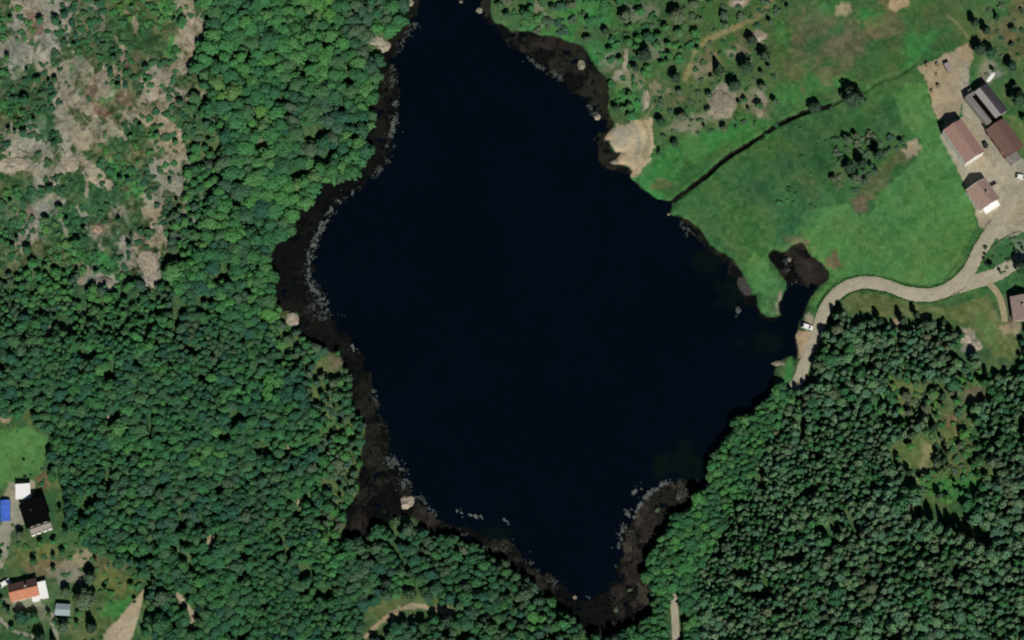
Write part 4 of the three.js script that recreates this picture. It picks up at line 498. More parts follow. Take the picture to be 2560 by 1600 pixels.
  for (let n = 0; n < 40000 && gp.length < 3500; n++) {
    const px = rr(-50, 2600), py = rr(-40, 1640); const rough = (px < 520 && py < 720) || (px > 1240 && px < 1960 && py < 340); if (!rough) continue; const [x, y, z] = ground(px, py); if (sample(sdS, x, z) < 0.6) continue; if (px > 2000 && py > 480) continue;
    if (nx(x, z, 8, 53) < 0.5) continue; const b = rr(0.7, 1.2), dry = nx(x, z, 20, 54); gp.push([x, y - 0.05, z, rr(0.25, 0.5), rr(0, 6.28), [mix(0.055, 0.14, dry) * b, mix(0.16, 0.15, dry) * b, mix(0.04, 0.06, dry) * b]]);
  }
  scatter('grass_tussocks', 'rough grass tussocks on fields and upland', 'grass', tuft, gp, M([1, 1, 1], 0.95));
  // tall dark grass added for the shadow lines along the road edges
  const vp = []; const road = smoothPoly(ROAD, false, 30);
  for (let i = 1; i < road.length; i++) {
    const [px, py] = road[i]; if (py > 960) continue; const a = ground(road[i - 1][0], road[i - 1][1]), b = ground(px, py); let tx = b[0] - a[0], tz = b[2] - a[2]; const l = Math.hypot(tx, tz) || 1; tx /= l; tz /= l;
    for (const sd of [-1, 1]) { const north = sd < 0; if (py < 560 || (north && py > 780)) continue; if (!north && px > 2400 && py < 745) continue; for (let q = 0; q < 1; q++) { const w = 2.85 + rr(-0.12, 0.12), x = b[0] - tz * sd * -w + rr(-0.3, 0.3), z = b[2] + tx * sd * -w + rr(-0.3, 0.3); vp.push([x, H(x, z) - 0.05, z, rr(0.34, 0.55), rr(0, 6.28), [0.060, 0.062, 0.028]]); } }
  }
  scatter('added_verge_grass', 'added strip of dark tall grass standing in for shadow lines along the gravel road', 'grass', tuft, vp, M([1, 1, 1], 0.95));
}

// ---------------------------------------------------------------- rocks
const rockTexA = noiseTex([0.24, 0.215, 0.165], [0.40, 0.355, 0.27], 0.25, 1, 1);
const rockMats = [M([1, 1, 1], 0.95, { map: rockTexA }), M([0.72, 0.74, 0.74], 0.95, { map: rockTexA }), M([1.0, 0.82, 0.74], 0.95, { map: rockTexA }), M([0.05, 0.05, 0.047], 0.9), M([0.72, 0.73, 0.68], 0.8)];
function rock(px, py, rx, rz, h, turn, mt, label, name = 'rock_outcrop', cat = 'rock') {
  const g = new THREE.IcosahedronGeometry(1, 4), p = g.attributes.position, o = rr(0, 400), uv = g.attributes.uv;
  for (let i = 0; i < p.count; i++) { const v = V(p.getX(i), p.getY(i), p.getZ(i)), n = nz(v.x * 26 + o, v.z * 26 + o * 0.7 + v.y * 20), f = 0.45 + 1.1 * n + 0.25 * (nz(v.x * 70 + o, v.z * 70 + o) - 0.5), yy = Math.sign(v.y) * Math.pow(Math.abs(v.y), 0.75); p.setXYZ(i, v.x * f * rx, yy * h * (0.45 + 1.1 * nz(v.x * 60 + o, v.z * 60)), v.z * f * rz); uv.setXY(i, v.x * f * rx / 13 + o, v.z * f * rz / 13); }
  g.computeVertexNormals(); const [x, y, z] = ground(px, py); const m = mesh(name, g, rockMats[mt]); m.position.set(x, Math.max(y, -0.1) - h * 0.35, z); m.rotation.y = turn; tag(m, label, cat); return m;
}
rock(938, 102, 3.6, 2.2, 0.8, -0.4, 0, 'pale flat rock on the west shore near the top of the lake'); rock(958, 118, 2.6, 2.0, 0.7, 0.3, 0, 'pale rock touching the water beside the flat north-west rock');
rock(730, 798, 2.5, 3.0, 0.9, 0.3, 0, 'pale shore rock at the western bulge of the lake'); rock(1018, 1259, 2.9, 2.4, 1.2, 0.4, 0, 'pale rounded boulder on the marsh of the south-west shore', 'shore_boulder', 'boulder'); rock(882, 1367, 1.3, 1.3, 0.8, 0, 1, 'small grey boulder at the foot of the western marsh inlet', 'shore_boulder', 'boulder');
rock(1493, 293, 1.15, 1.15, 0.9, 0, 0, 'white boulder standing in the water north of the sandy beach', 'shore_boulder', 'boulder'); rock(1453, 166, 1.5, 2.2, 0.9, 0.2, 1, 'grey boulder on the north-east marsh edge', 'shore_boulder', 'boulder'); rock(1198, 26, 1.2, 1.1, 0.9, 0, 1, 'larger grey stone in the water at the top of the lake', 'shore_boulder', 'boulder'); rock(1152, 8, 0.9, 0.7, 0.7, 0, 1, 'smaller grey stone in the water at the top of the lake', 'shore_boulder', 'boulder'); rock(1541, 406, 2.4, 0.9, 0.5, 0.25, 1, 'grey rock ledge at the waterline below the sandy beach');
rock(1808, 256, 4.4, 5.2, 1.3, 0.5, 1, 'large grey rock dome in the north-eastern scrub'); rock(1562, 152, 1.1, 3.6, 0.7, -0.2, 0, 'narrow pale rock strip north of the sandy beach'); rock(1616, 252, 1.2, 3.6, 0.5, -0.05, 0, 'narrow pale rock strip between beach and straw path'); rock(1899, 92, 2.6, 2.2, 0.8, 0.3, 0, 'pale rock at the right end of the straw path'); rock(1845, 5, 3, 1.8, 0.9, 0.3, 0, 'pale rock at the top edge above the straw path');
rock(372, 668, 3.6, 5.6, 0.9, 0.2, 0, 'long pale rock slab at the foot of the rocky upland'); rock(382, 705, 2.4, 3.0, 0.7, 0.1, 0, 'pale rock tip below the long slab of the upland'); rock(32, 412, 4.6, 3.0, 1.1, 0.1, 0, 'broad pale rock at the left edge of the upland'); rock(180, 408, 2.6, 3.0, 0.9, 0.6, 0, 'tilted pale slab in the upper left upland'); rock(262, 708, 2.8, 2.0, 0.8, -0.3, 1, 'pale rock left of the long slab'); rock(205, 700, 2.0, 1.8, 0.7, 0.4, 1, 'small pale rock furthest left of the long slab'); rock(330, 600, 2.4, 2.2, 0.7, 0.3, 1, 'grey rock in the green of the lower upland'); rock(258, 205, 2.2, 4.4, 0.8, 0.1, 1, 'upright grey slab in the middle of the upland'); rock(120, 450, 3.0, 1.8, 0.8, -0.4, 0, 'pale rock between the broad rock and the tilted slab'); rock(244, 574, 1.8, 1.8, 0.6, 0, 2, 'pinkish rock alone in the green upland'); rock(130, 450, 1.1, 1.1, 1.0, 0, 0, 'rounded pale boulder at the edge of the upland green', 'shore_boulder', 'boulder'); rock(470, 85, 1.6, 3.6, 0.7, 0.5, 0, 'pale rock ridge at the top of the upland'); rock(375, 225, 2.8, 4.0, 0.8, 0.3, 0, 'pale rock on the east side of the upland'); rock(468, 530, 1.4, 2.4, 0.6, 0.2, 0, 'narrow pale rock at the wood edge east of the upland');
rock(2408, 838, 3.4, 2.2, 1.2, -0.6, 0, 'pale rock face at the lower edge of the olive lawn'); rock(2440, 862, 2.8, 1.8, 1.0, -0.8, 0, 'second pale rock below the olive lawn'); rock(2235, 812, 2.2, 2.2, 1.0, 0, 2, 'greyish rock among the conifers below the road bend'); rock(1946, 910, 2.6, 1.0, 0.6, 0.1, 1, 'grey stone jetty reaching into the lake by the road', 'stone_jetty', 'jetty'); rock(1948, 740, 0.9, 2.2, 0.5, -0.2, 1, 'grey stones on the west bank of the outlet'); rock(1973, 650, 0.8, 0.9, 0.5, 0, 1, 'little grey stone in the pond by the lawn', 'shore_boulder', 'boulder'); rock(2478, 190, 0.9, 2.8, 0.8, -0.6, 4, 'heap of white stones behind the grey barn', 'stone_heap', 'stones');
rock(1026, 8, 1.2, 1.5, 0.6, 0, 0, 'pale rock on the north-west shore at the top edge'); rock(1672, 536, 0.9, 0.6, 0.4, 0.3, 1, 'small pale stone at the mouth of the ditch', 'shore_boulder', 'boulder'); rock(1437, 1493, 0.9, 0.8, 0.5, 0, 1, 'pale stone at the southern tip of open water', 'shore_boulder', 'boulder'); rock(1843, 773, 1.4, 0.9, 0.3, 0.4, 3, 'flat grey stone in the water below the ditch field', 'shore_boulder', 'boulder'); rock(1862, 718, 2.0, 3.2, 0.25, 0.5, 3, 'flat dark rock shelf on the eastern shore');

// dead grey trunks lying on the rocky upland
{
  const logM = [M([0.30, 0.28, 0.235], 0.9), M([0.22, 0.20, 0.165], 0.9)];
  const places = [['across the topmost rock', 60, 20, 60, 7], ['beside the top left heath', 110, 90, -70, 6], ['above the upright grey slab', 215, 155, 30, 6], ['on the bleached path left of the upright slab', 150, 250, 65, 8], ['below the upright grey slab', 215, 300, -50, 7], ['at the wood edge by the top rock ridge', 490, 55, 65, 8], ['next to the wood edge, upper right of the upland', 500, 130, 75, 7], ['on the eastern rock', 420, 200, 20, 6], ['below the eastern rock', 395, 290, 80, 7], ['over the broad left rock', 50, 375, -30, 8], ['right of the broad left rock', 90, 420, 45, 7], ['left of the tilted slab', 140, 385, 60, 6], ['right of the tilted slab', 215, 420, 50, 7], ['on the bleached ground above the long slab', 430, 410, 70, 9], ['by the wood edge above the long slab', 465, 440, 60, 8], ['in the middle of the bleached strip', 400, 500, 85, 8], ['just above the long slab', 390, 570, 75, 7], ['near the left edge of the upland', 20, 160, 25, 8], ['on the heath left of the slab', 85, 215, 60, 6], ['by the pinkish rock', 280, 520, -40, 5]];
  for (const [where, px, py, deg, len] of places) {
    const [x, y, z] = ground(px, py), g = thing('fallen_log', 'bare grey fallen trunk lying ' + where, 'log', [x, y + 0.2, z], deg * Math.PI / 180, 'grey fallen trunks of the upland');
    const tg = new THREE.CylinderGeometry(0.09, 0.24, len, 7, 4); tg.rotateZ(Math.PI / 2); const m = rnd() < 0.6 ? 0 : 1; mesh('trunk', tg, logM[m], g);
    for (let i = 0; i < 4; i++) { const b = new THREE.CylinderGeometry(0.02, 0.06, 1.5, 5); b.translate(0, 0.75, 0); b.rotateX(rr(0.9, 1.4) * (i % 2 ? 1 : -1)); b.rotateY(rr(-0.4, 0.4)); b.translate(rr(-0.1, 0.45) * len, 0, 0); mesh('branch', b, logM[m], g); }
  }
}

// ---------------------------------------------------------------- buildings
function roofTex(a, b) { const t = noiseTex(a, b, 0.5, 1, 1, 128); t.repeat.set(0.2, 0.2); return t; }
const MT = {
  white: M([0.78, 0.77, 0.72], 0.8), whiteRoof: M([0.80, 0.80, 0.79], 0.7), grey: M([0.30, 0.29, 0.28], 0.9), redWall: M([0.20, 0.06, 0.045], 0.9), darkWall: M([0.03, 0.03, 0.035], 0.9), tan: M([0.42, 0.37, 0.29], 0.9), glass: M([0.02, 0.025, 0.03], 0.1), trim: M([0.7, 0.69, 0.66], 0.8), brick: M([0.20, 0.09, 0.065], 0.9), wood: M([0.20, 0.17, 0.13], 0.9), rail: M([0.3, 0.3, 0.3], 0.6, { metalness: 0.6 }),
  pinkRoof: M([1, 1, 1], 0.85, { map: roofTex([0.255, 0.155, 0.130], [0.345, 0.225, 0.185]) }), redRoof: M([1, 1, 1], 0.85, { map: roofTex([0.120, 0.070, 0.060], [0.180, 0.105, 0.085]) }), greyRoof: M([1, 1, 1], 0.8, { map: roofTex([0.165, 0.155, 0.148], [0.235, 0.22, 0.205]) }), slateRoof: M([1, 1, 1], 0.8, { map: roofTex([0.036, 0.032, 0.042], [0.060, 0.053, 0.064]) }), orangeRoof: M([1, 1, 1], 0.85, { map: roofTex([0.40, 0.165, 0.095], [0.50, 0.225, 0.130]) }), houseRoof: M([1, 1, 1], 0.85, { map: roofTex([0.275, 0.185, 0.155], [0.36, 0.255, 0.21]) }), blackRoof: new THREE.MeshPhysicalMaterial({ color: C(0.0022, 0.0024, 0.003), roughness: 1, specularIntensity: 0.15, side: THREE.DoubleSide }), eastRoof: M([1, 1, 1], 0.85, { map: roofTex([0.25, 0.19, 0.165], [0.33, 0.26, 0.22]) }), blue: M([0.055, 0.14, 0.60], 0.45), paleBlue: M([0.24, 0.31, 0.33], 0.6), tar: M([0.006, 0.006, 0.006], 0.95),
};
// local frame: x along the ridge, z across, y up. slope pair, walls with gables, windows, door
function slope(parent, L, W, eave, ridge, side, mat, over = 0.45, th = 0.14, name = 'roof_slope', label) {
  const run = W / 2 + over, rise = ridge - eave, drop = rise * over / (W / 2), len = Math.hypot(run, rise + drop), a = Math.atan2(rise + drop, run);
  const g = new THREE.BoxGeometry(L + 2 * over, th, len), uv = g.attributes.uv, p = g.attributes.position; for (let i = 0; i < p.count; i++) uv.setXY(i, p.getX(i), p.getZ(i));
  const m = mesh(name, g, mat, parent); m.rotation.x = side * a; m.position.set(0, (ridge + eave - drop) / 2 + th * 0.6, side * run / 2); if (label) m.userData.label = label; return m;
}
function gableWalls(parent, L, W, eave, ridge, mat, name = 'wall') {
  const s = new THREE.Shape(); s.moveTo(-W / 2, -0.8); s.lineTo(W / 2, -0.8); s.lineTo(W / 2, eave); s.lineTo(0, ridge); s.lineTo(-W / 2, eave); s.closePath();
  const g = new THREE.ExtrudeGeometry(s, { depth: L, bevelEnabled: false }); g.translate(0, 0, -L / 2); g.rotateY(Math.PI / 2); return mesh(name, g, mat, parent);
}
function win(parent, x, y, z, face, w = 1.1, h = 1.2) {            // face: 'x+', 'x-', 'z+', 'z-'
  const f = mesh('window', boxG(w, h, 0.1, 0, 0, 0), MT.trim, parent), p = mesh('pane', boxG(w - 0.2, h - 0.2, 0.06, 0, 0, 0.04), MT.glass, f); f.position.set(x, y, z); f.rotation.y = { 'z+': 0, 'z-': Math.PI, 'x+': Math.PI / 2, 'x-': -Math.PI / 2 }[face]; return p;
}
function door(parent, x, y, z, face, w = 1, h = 2.05, mat = MT.wood) { const f = mesh('door', boxG(w, h, 0.1, 0, 0, 0), mat, parent); mesh('handle', boxG(0.05, 0.14, 0.06, w * 0.38, 0, 0.08), MT.rail, f); f.position.set(x, y, z); f.rotation.y = { 'z+': 0, 'z-': Math.PI, 'x+': Math.PI / 2, 'x-': -Math.PI / 2 }[face]; }
// place by the centre of the roof in the photograph; turn from the pixel direction of the ridge
function site(px, py, top, dx, dy) { const p = ground(px, py, top); return [p, -Math.atan2(dy / cT, dx)]; }
function chimney(parent, x, y, z, w = 0.7, h = 1.2) { const c = mesh('chimney', boxG(w, h, w, x, y, z), MT.brick, parent); mesh('chimney_cap', boxG(w + 0.16, 0.12, w + 0.16, x, y + h / 2 + 0.06, z), MT.grey, c); }

{ // pink-roofed barn
  const [p, a] = site(2410, 351, 6.2, 57, 87), b = thing('barn', 'long barn with faded pink roof and white end wall in the farmyard', 'barn', p, a), L = 15.2, W = 8.2;
  gableWalls(b, L, W, 5.4, 7.3, MT.white); for (const s of [-1, 1]) slope(b, L, W, 5.4, 7.3, s, MT.pinkRoof, 0.08);
  mesh('ridge_cap', boxG(L + 0.16, 0.08, 0.3, 0, 7.48, 0), MT.pinkRoof, b); for (const x of [-4, 0, 4]) { win(b, x, 2.4, W / 2 + 0.04, 'z+'); win(b, x, 2.4, -W / 2 - 0.04, 'z-'); } door(b, L / 2 + 0.04, 1.5, 0, 'x+', 2.6, 2.8, MT.trim); win(b, -L / 2 - 0.04, 3.0, 0, 'x-');
}
{ // grey shed with two roofs and a dark gap
  const [p, a] = site(2465, 258, 4.4, 0.595, 0.80), b = thing('machinery_shed', 'long grey shed with a black gap between its two roofs', 'shed', p, a), L = 13.6;
  mesh('wall', boxG(L, 4.9, 2.1, 0.2, 1.65, 3.7), MT.grey, b); mesh('roof_panel', boxG(L + 0.3, 0.12, 2.3, 0.2, 4.2, 3.7), MT.greyRoof, b).userData.label = 'low flat grey roof on the west side';
  mesh('wall', boxG(L - 1.6, 4.4, 1.9, 1.0, 1.4, 1.6), MT.grey, b); mesh('gap_floor', boxG(L - 1.5, 0.12, 1.95, 1.0, 3.72, 1.6), MT.blackRoof, b).userData.label = 'black strip between the two roofs'; mesh('gap_bridge', boxG(1.4, 0.12, 1.85, -L / 2 + 0.8, 4.02, 1.6), MT.greyRoof, b);  // even black strip fills the gap, set just below the roofs
  mesh('wall', boxG(L - 0.9, 4.9, 5.6, 0.3, 1.65, -2.25), MT.grey, b);
  const w1 = mesh('roof_slope', boxG(L - 0.5, 0.12, 2.5, 0, 0, 0), M([0.27, 0.26, 0.25], 0.8), b); w1.position.set(0.3, 4.5, -0.55); w1.rotation.x = 0.14; w1.userData.label = 'pale grey western slope';
  const w2 = mesh('roof_slope', boxG(L - 0.5, 0.12, 3.5, 0, 0, 0), MT.slateRoof, b); w2.position.set(0.3, 4.44, -3.5); w2.rotation.x = -0.14; w2.userData.label = 'dark slate-coloured eastern slope';
}
{ // dark red barn
  const [p, a] = site(2513, 342, 5.4, 0.56, 0.83), b = thing('red_barn', 'barn with weathered dark red roof at the right edge of the farmyard', 'barn', p, a), L = 12.2, W = 7.6;
  gableWalls(b, L, W, 4.4, 6.0, MT.redWall); for (const s of [-1, 1]) slope(b, L, W, 4.4, 6.0, s, MT.redRoof); mesh('ridge_cap', boxG(L + 0.9, 0.08, 0.3, 0, 6.2, 0), MT.redRoof, b);
  door(b, 0, 1.5, W / 2 + 0.04, 'z+', 2.8, 2.8, MT.wood); win(b, -4, 2.2, W / 2 + 0.04, 'z+'); win(b, 4, 2.2, W / 2 + 0.04, 'z+');
  const x = mesh('lean_to', boxG(3.4, 3.2, 4.4, L / 2 + 2.0, 0.9, 1.2), MT.grey, b); mesh('lean_to_roof', boxG(3.7, 0.12, 4.8, L / 2 + 2.05, 2.58, 1.2), MT.greyRoof, x);
}
{ // farmhouse
  const [p, a] = site(2458, 484, 5.6, 0.55, 0.83), b = thing('farmhouse', 'white two-storey farmhouse with brownish pink roof and chimney', 'house', p, a), L = 8.6, W = 8.0;
  gableWalls(b, L, W, 4.7, 6.9, MT.white); for (const s of [-1, 1]) slope(b, L, W, 4.7, 6.9, s, MT.houseRoof, 0.5); mesh('ridge_cap', boxG(L + 1, 0.08, 0.3, 0, 7.12, 0), MT.houseRoof, b); for (const s of [-1, 1]) { const g = mesh('gable_trim', boxG(0.12, 0.22, 4.9, 0, 0, 0), MT.trim, b); g.position.set(-L / 2 - 0.53, 5.75, s * 2.2); g.rotation.x = s * Math.atan2(2.2, 4); }
  chimney(b, 0.8, 7.2, -0.9); for (const x of [-2.6, 0, 2.6]) for (const y of [1.6, 3.8]) { win(b, x, y, W / 2 + 0.04, 'z+'); win(b, x, y, -W / 2 - 0.04, 'z-'); } for (const z of [-2.4, 2.4]) for (const y of [1.6, 3.9]) win(b, L / 2 + 0.04, y, z, 'x+'); win(b, L / 2 + 0.04, 5.6, 0, 'x+', 0.9, 0.8); door(b, L / 2 + 0.06, 1.2, 0, 'x+');
  const pr = mesh('porch', boxG(2.0, 2.6, 6.2, L / 2 + 1.0, 0.5, -0.7), MT.white, b); mesh('porch_roof', boxG(2.3, 0.14, 6.6, L / 2 + 1.17, 1.9, -0.7), MT.whiteRoof, pr); mesh('balcony', boxG(1.5, 0.14, 5.2, 0.5, 3.4, -W / 2 - 0.75), MT.tan, b); for (const x of [-0.15, 1.15]) mesh('balcony_post', boxG(0.12, 3.8, 0.12, x, 1.5, -W / 2 - 1.4), MT.trim, b);
}
{ // house on the right edge
  const [p, a] = site(2560, 768, 4.4, 0.1, 1), b = thing('east_house', 'house with faded reddish roof cut by the right edge', 'house', p, a), L = 8.6, W = 8.0;
  gableWalls(b, L, W, 3.4, 5.4, MT.tan); for (const s of [-1, 1]) slope(b, L, W, 3.4, 5.4, s, MT.eastRoof, 0.5); chimney(b, -0.6, 5.6, 0.5); win(b, 1.8, 1.6, W / 2 + 0.04, 'z+'); win(b, -1.8, 1.6, W / 2 + 0.04, 'z+'); door(b, 0, 1.1, W / 2 + 0.05, 'z+');
}
{ // white carport
  const [p, a] = site(57, 1228, 2.7, 1, -0.06), b = thing('white_shed', 'small shed with bright white flat roof beside the south-western lawn', 'shed', p, a);
  mesh('wall', boxG(5.0, 3.1, 5.2, 0, 0.95, 0), MT.white, b); mesh('roof_panel', boxG(5.5, 0.16, 5.7, 0, 2.6, 0), MT.whiteRoof, b); door(b, 0.8, 1.0, 2.63, 'z+', 2.2, 2.0, MT.trim); win(b, -1.6, 1.4, 2.63, 'z+');
}
{ // blue tarpaulin
  const [p, a] = site(13, 1276, 1.6, 0.06, 1), b = thing('covered_stack', 'long stack under a bright blue tarpaulin at the left edge', 'tarpaulin', p, a);
  const g = new THREE.BoxGeometry(7.6, 1.9, 3.4, 16, 4, 8), q = g.attributes.position; for (let i = 0; i < q.count; i++) { const x = q.getX(i), y = q.getY(i), z = q.getZ(i); q.setXYZ(i, x * (1 + 0.04 * nx(z, y, 1, 61)), y + (y > 0.2 ? 0.35 * (1 - (z / 1.7) ** 2) + 0.25 * (nx(x, z, 1.6, 62) - 0.5) : 0), z * (1 + 0.08 * (nx(x, y, 1.4, 63) - 0.5))); } g.computeVertexNormals(); g.translate(0, 0.75, 0); mesh('tarpaulin', g, MT.blue, b);
  for (const x of [-2.4, 0, 2.4]) { const r = new THREE.TorusGeometry(1.9, 0.035, 5, 24, Math.PI); r.scale(1, 0.98, 1); r.rotateY(Math.PI / 2); r.translate(x, 0.35, 0); mesh('rope', r, MT.grey, b); } mesh('pallet', boxG(7.4, 0.5, 3.2, 0, -0.2, 0), MT.wood, b);
}
{ // black-roofed house
  const [p, a] = site(86, 1281, 4.6, 23, 60), b = thing('black_roof_house', 'house with pitch black roof in the lower left', 'house', p, a), L = 8.6, W = 8.4;
  gableWalls(b, L, W, 4.3, 5.6, MT.darkWall); for (const s of [-1, 1]) slope(b, L, W, 4.3, 5.6, s, MT.blackRoof, 0.5); mesh('ridge_cap', boxG(L + 1, 0.1, 0.3, 0, 5.85, 0), MT.blackRoof, b); mesh('chimney', boxG(0.6, 1, 0.6, -1, 6.4, 0.8), MT.darkWall, b); for (const z of [-2.4, 0.4, 2.6]) win(b, L / 2 + 0.04, 1.8, z, 'x+', 1.3, 1.3); win(b, 0, 1.8, W / 2 + 0.04, 'z+');
  const t = mesh('terrace', boxG(2.4, 0.3, 8.0, L / 2 + 1.5, 0.3, 0), MT.tan, b); for (let i = 0; i < 5; i++) mesh('terrace_plank', boxG(0.4, 0.05, 8.1, L / 2 + 0.55 + i * 0.46, 0.49, 0), i % 2 ? MT.grey : MT.tan, t);
  for (const z of [3.2, 1.2, -1.2, -3.2]) mesh('parapet', boxG(0.5, 0.9, 1.5, L / 2 + 2.9, 0.5, z), MT.white, t);
}
{ // orange-roofed house
  const [p, a] = site(58, 1474, 3.9, 70, -17), b = thing('orange_roof_house', 'house with bright orange tiled roof and white flat annex', 'house', p, a), L = 9.8, W = 5.8;
  gableWalls(b, L, W, 3.0, 4.9, MT.white); slope(b, L, W, 3.0, 4.9, 1, MT.orangeRoof, 0.4); slope(b, L, W, 3.0, 4.9, -1, MT.redRoof, 0.4); mesh('ridge_cap', boxG(L + 0.8, 0.1, 0.3, 0, 5.12, 0), MT.brick, b); chimney(b, 1.2, 5.2, -0.7, 0.6, 0.9); for (const x of [-3, 0, 2.2]) win(b, x, 1.5, W / 2 + 0.04, 'z+'); win(b, -L / 2 - 0.04, 1.6, 0, 'x-');
  const an = mesh('annex', boxG(3.2, 3.2, 6.0, L / 2 + 1.65, 0.8, 1.5), MT.white, b); mesh('annex_roof', boxG(3.5, 0.14, 6.3, L / 2 + 1.68, 2.47, 1.5), MT.whiteRoof, an); mesh('annex', boxG(2.6, 3.1, 1.9, L / 2 - 1.25, 0.75, 3.85), MT.white, b); mesh('annex_roof', boxG(2.75, 0.13, 2.0, L / 2 - 1.34, 2.37, 3.9), MT.whiteRoof, b); door(b, L / 2 + 0.4, 1.1, 4.56, 'z+');
}
{ // pale blue shed
  const [p, a] = site(157, 1524, 2.4, 1, 0.05), b = thing('garden_shed', 'pale blue-grey shed roof among the garden trees', 'shed', p, a), L = 5.0, W = 3.8; gableWalls(b, L, W, 2.1, 2.7, MT.grey); for (const s of [-1, 1]) slope(b, L, W, 2.1, 2.7, s, MT.paleBlue, 0.25, 0.1); door(b, 0, 0.9, W / 2 + 0.05, 'z+', 0.9, 1.9); win(b, 1.6, 1.3, W / 2 + 0.05, 'z+', 0.7, 0.7);
}
{ // small grey trailer in the yard
  const [p, a] = site(2371, 167, 1.8, 0.45, 0.9), b = thing('box_trailer', 'small grey-brown box trailer on the sandy yard', 'trailer', p, a); mesh('body', boxG(3.4, 1.5, 2.1, 0, 1.25, 0), M([0.24, 0.21, 0.20], 0.8), b); mesh('roof_panel', boxG(3.55, 0.1, 2.25, 0, 2.05, 0), M([0.27, 0.235, 0.225], 0.8), b); mesh('drawbar', boxG(1.3, 0.1, 0.12, 2.3, 0.5, 0), MT.rail, b);
  for (const s of [-1, 1]) { const w = new THREE.CylinderGeometry(0.36, 0.36, 0.22, 14); w.rotateX(Math.PI / 2); w.translate(0, 0.36, s * 1.0); mesh('wheel', w, MT.tar, b); }
}
function car(px, py, dx, dy, label, name = 'parked_car') {
  const [p, a] = site(px, py, 0.9, dx, dy), b = thing(name, label, 'car', [p[0], p[1] + 0.06, p[2]], a), paint = new THREE.MeshPhysicalMaterial({ color: C(0.80, 0.80, 0.78), roughness: 0.35, clearcoat: 0.6, side: THREE.DoubleSide });
  const s = new THREE.Shape(); s.moveTo(-2.0, 0.3); s.lineTo(2.0, 0.3); s.lineTo(2.05, 0.72); s.lineTo(1.15, 0.92); s.lineTo(0.55, 1.42); s.lineTo(-1.35, 1.45); s.lineTo(-1.95, 0.95); s.lineTo(-2.05, 0.6); s.closePath();
  const g = new THREE.ExtrudeGeometry(s, { depth: 1.5, bevelEnabled: true, bevelSize: 0.08, bevelThickness: 0.1, bevelSegments: 2 }); g.translate(0, 0, -0.75); mesh('body', g, paint, b);
  const ws = boxG(0.78, 0.03, 1.35, 0, 0, 0), w1 = mesh('windscreen', ws, MT.glass, b); w1.position.set(0.93, 1.24, 0); w1.rotation.z = -0.7; const w2 = mesh('rear_window', ws, MT.glass, b); w2.position.set(-1.72, 1.27, 0); w2.rotation.z = 0.7; for (const d of [-1, 1]) mesh('side_window', boxG(1.7, 0.36, 0.03, -0.4, 1.2, d * 0.87), MT.glass, b);
  for (const x of [-1.25, 1.25]) for (const d of [-1, 1]) { const w = new THREE.CylinderGeometry(0.32, 0.32, 0.22, 16); w.rotateX(Math.PI / 2); w.translate(x, 0.32, d * 0.78); const t = mesh('wheel', w, MT.tar, b); const r = new THREE.CylinderGeometry(0.18, 0.18, 0.24, 10); r.rotateX(Math.PI / 2); r.translate(x, 0.32, d * 0.79); mesh('rim', r, MT.rail, t); }
  for (const d of [-1, 1]) { mesh('headlight', boxG(0.06, 0.14, 0.34, 2.1, 0.66, d * 0.6), MT.trim, b); mesh('tail_light', boxG(0.06, 0.16, 0.26, -2.1, 0.75, d * 0.62), MT.brick, b); }
}
car(2018, 817, 1, 0.28, 'white car parked beside the gravel road at the lake outlet'); car(2553, 443, 1, 0.2, 'white car parked in the farmyard at the right edge'); car(12, 1458, 0.8, -0.5, 'white car parked left of the orange roofed house');
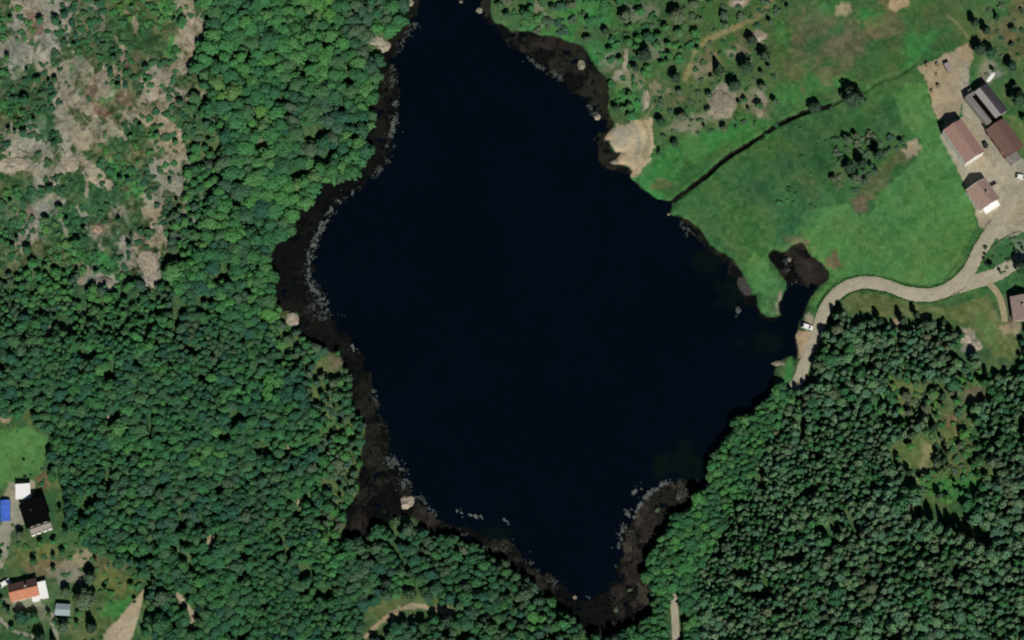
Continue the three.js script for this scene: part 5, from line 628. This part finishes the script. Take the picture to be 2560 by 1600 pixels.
{ // fence and small farm things
  const postG = boxG(0.14, 1.1, 0.14, 0, 0.45, 0);
  const fence = (P, label, gap = 2.4) => {
    const c = smoothPoly(P, false, 12).map(p => ground(...p)), o = c[0], f = thing('rail_fence', label, 'fence', o); let acc = gap, last = null; const rails = [];
    for (let i = 1; i < c.length; i++) { acc += Math.hypot(c[i][0] - c[i - 1][0], c[i][2] - c[i - 1][2]); if (acc < gap) continue; acc = 0; const q = mesh('post', postG, MT.wood, f); q.position.set(c[i][0] - o[0], c[i][1] - o[1], c[i][2] - o[2]); if (last) for (const y of [0.5, 0.9]) { const d = V(c[i][0] - last[0], c[i][1] - last[1], c[i][2] - last[2]), r = mesh('rail', boxG(d.length(), 0.12, 0.07, 0, 0, 0), MT.wood, f); r.position.set((c[i][0] + last[0]) / 2 - o[0], (c[i][1] + last[1]) / 2 - o[1] + y, (c[i][2] + last[2]) / 2 - o[2]); r.rotation.y = -Math.atan2(d.z, d.x); } last = c[i]; }
  };
  fence([[2478, 622], [2500, 606], [2530, 588], [2562, 578]], 'low wooden fence along the garden above the gravel drive');
  const hedge = [[2464, 620], [2463, 635], [2461, 648], [2464, 662]]; hedge.forEach(([px, py], i) => { const [x, y, z] = ground(px, py), g = thing('hedge_bush', 'small dark bush in the short row beside the road, ' + ['topmost', 'second from the top', 'third from the top', 'lowest'][i], 'bush', [x, y, z], i, 'row of bushes beside the road'); mesh('foliage', shrubG[i], leafMats.deep[i], g).scale.set(0.9, 1.3, 0.9); mesh('stem', stemG, barkM, g); });
  const baleM = M([0.16, 0.13, 0.07], 0.95);
  for (const [px, py, r, lb] of [[2317, 162, 0.8, 'dark hay bale at the north-west corner of the sandy yard'], [2343, 163, 0.7, 'hay bale left of the box trailer'], [2341, 188, 0.5, 'small hay heap below the box trailer'], [2345, 216, 0.8, 'hay bale in the middle of the sandy yard'], [2329, 228, 0.6, 'hay bale at the lower left of the sandy yard']]) { const [x, y, z] = ground(px, py), g = thing('hay_bale', lb, 'bale', [x, y, z], rr(0, 3), 'hay bales on the sandy yard'); const c = new THREE.CylinderGeometry(r, r, r * 1.7, 18, 3); c.rotateZ(Math.PI / 2); c.translate(0, r * 0.92, 0); mesh('hay', c, baleM, g); for (const s of [-0.45, 0, 0.45]) { const t = new THREE.TorusGeometry(r * 1.005, 0.015, 4, 20); t.rotateY(Math.PI / 2); t.translate(s * r, r * 0.92, 0); mesh('twine', t, MT.trim, g); } }
  for (const [px, py, lb] of [[2463, 365, 'dark round manure tank between the pink barn and the red barn']]) { const [x, y, z] = ground(px, py), g = thing('storage_tank', lb, 'tank', [x, y, z]); mesh('shell', new THREE.CylinderGeometry(0.95, 0.95, 1.5, 20).translate(0, 0.7, 0), MT.tar, g); mesh('lid', new THREE.CylinderGeometry(0.99, 0.99, 0.08, 20).translate(0, 1.5, 0), MT.darkWall, g); }
}
scene.traverse(o => { if (o.isMesh) { o.castShadow = true; o.receiveShadow = true; } });
renderer.render(scene, camera);
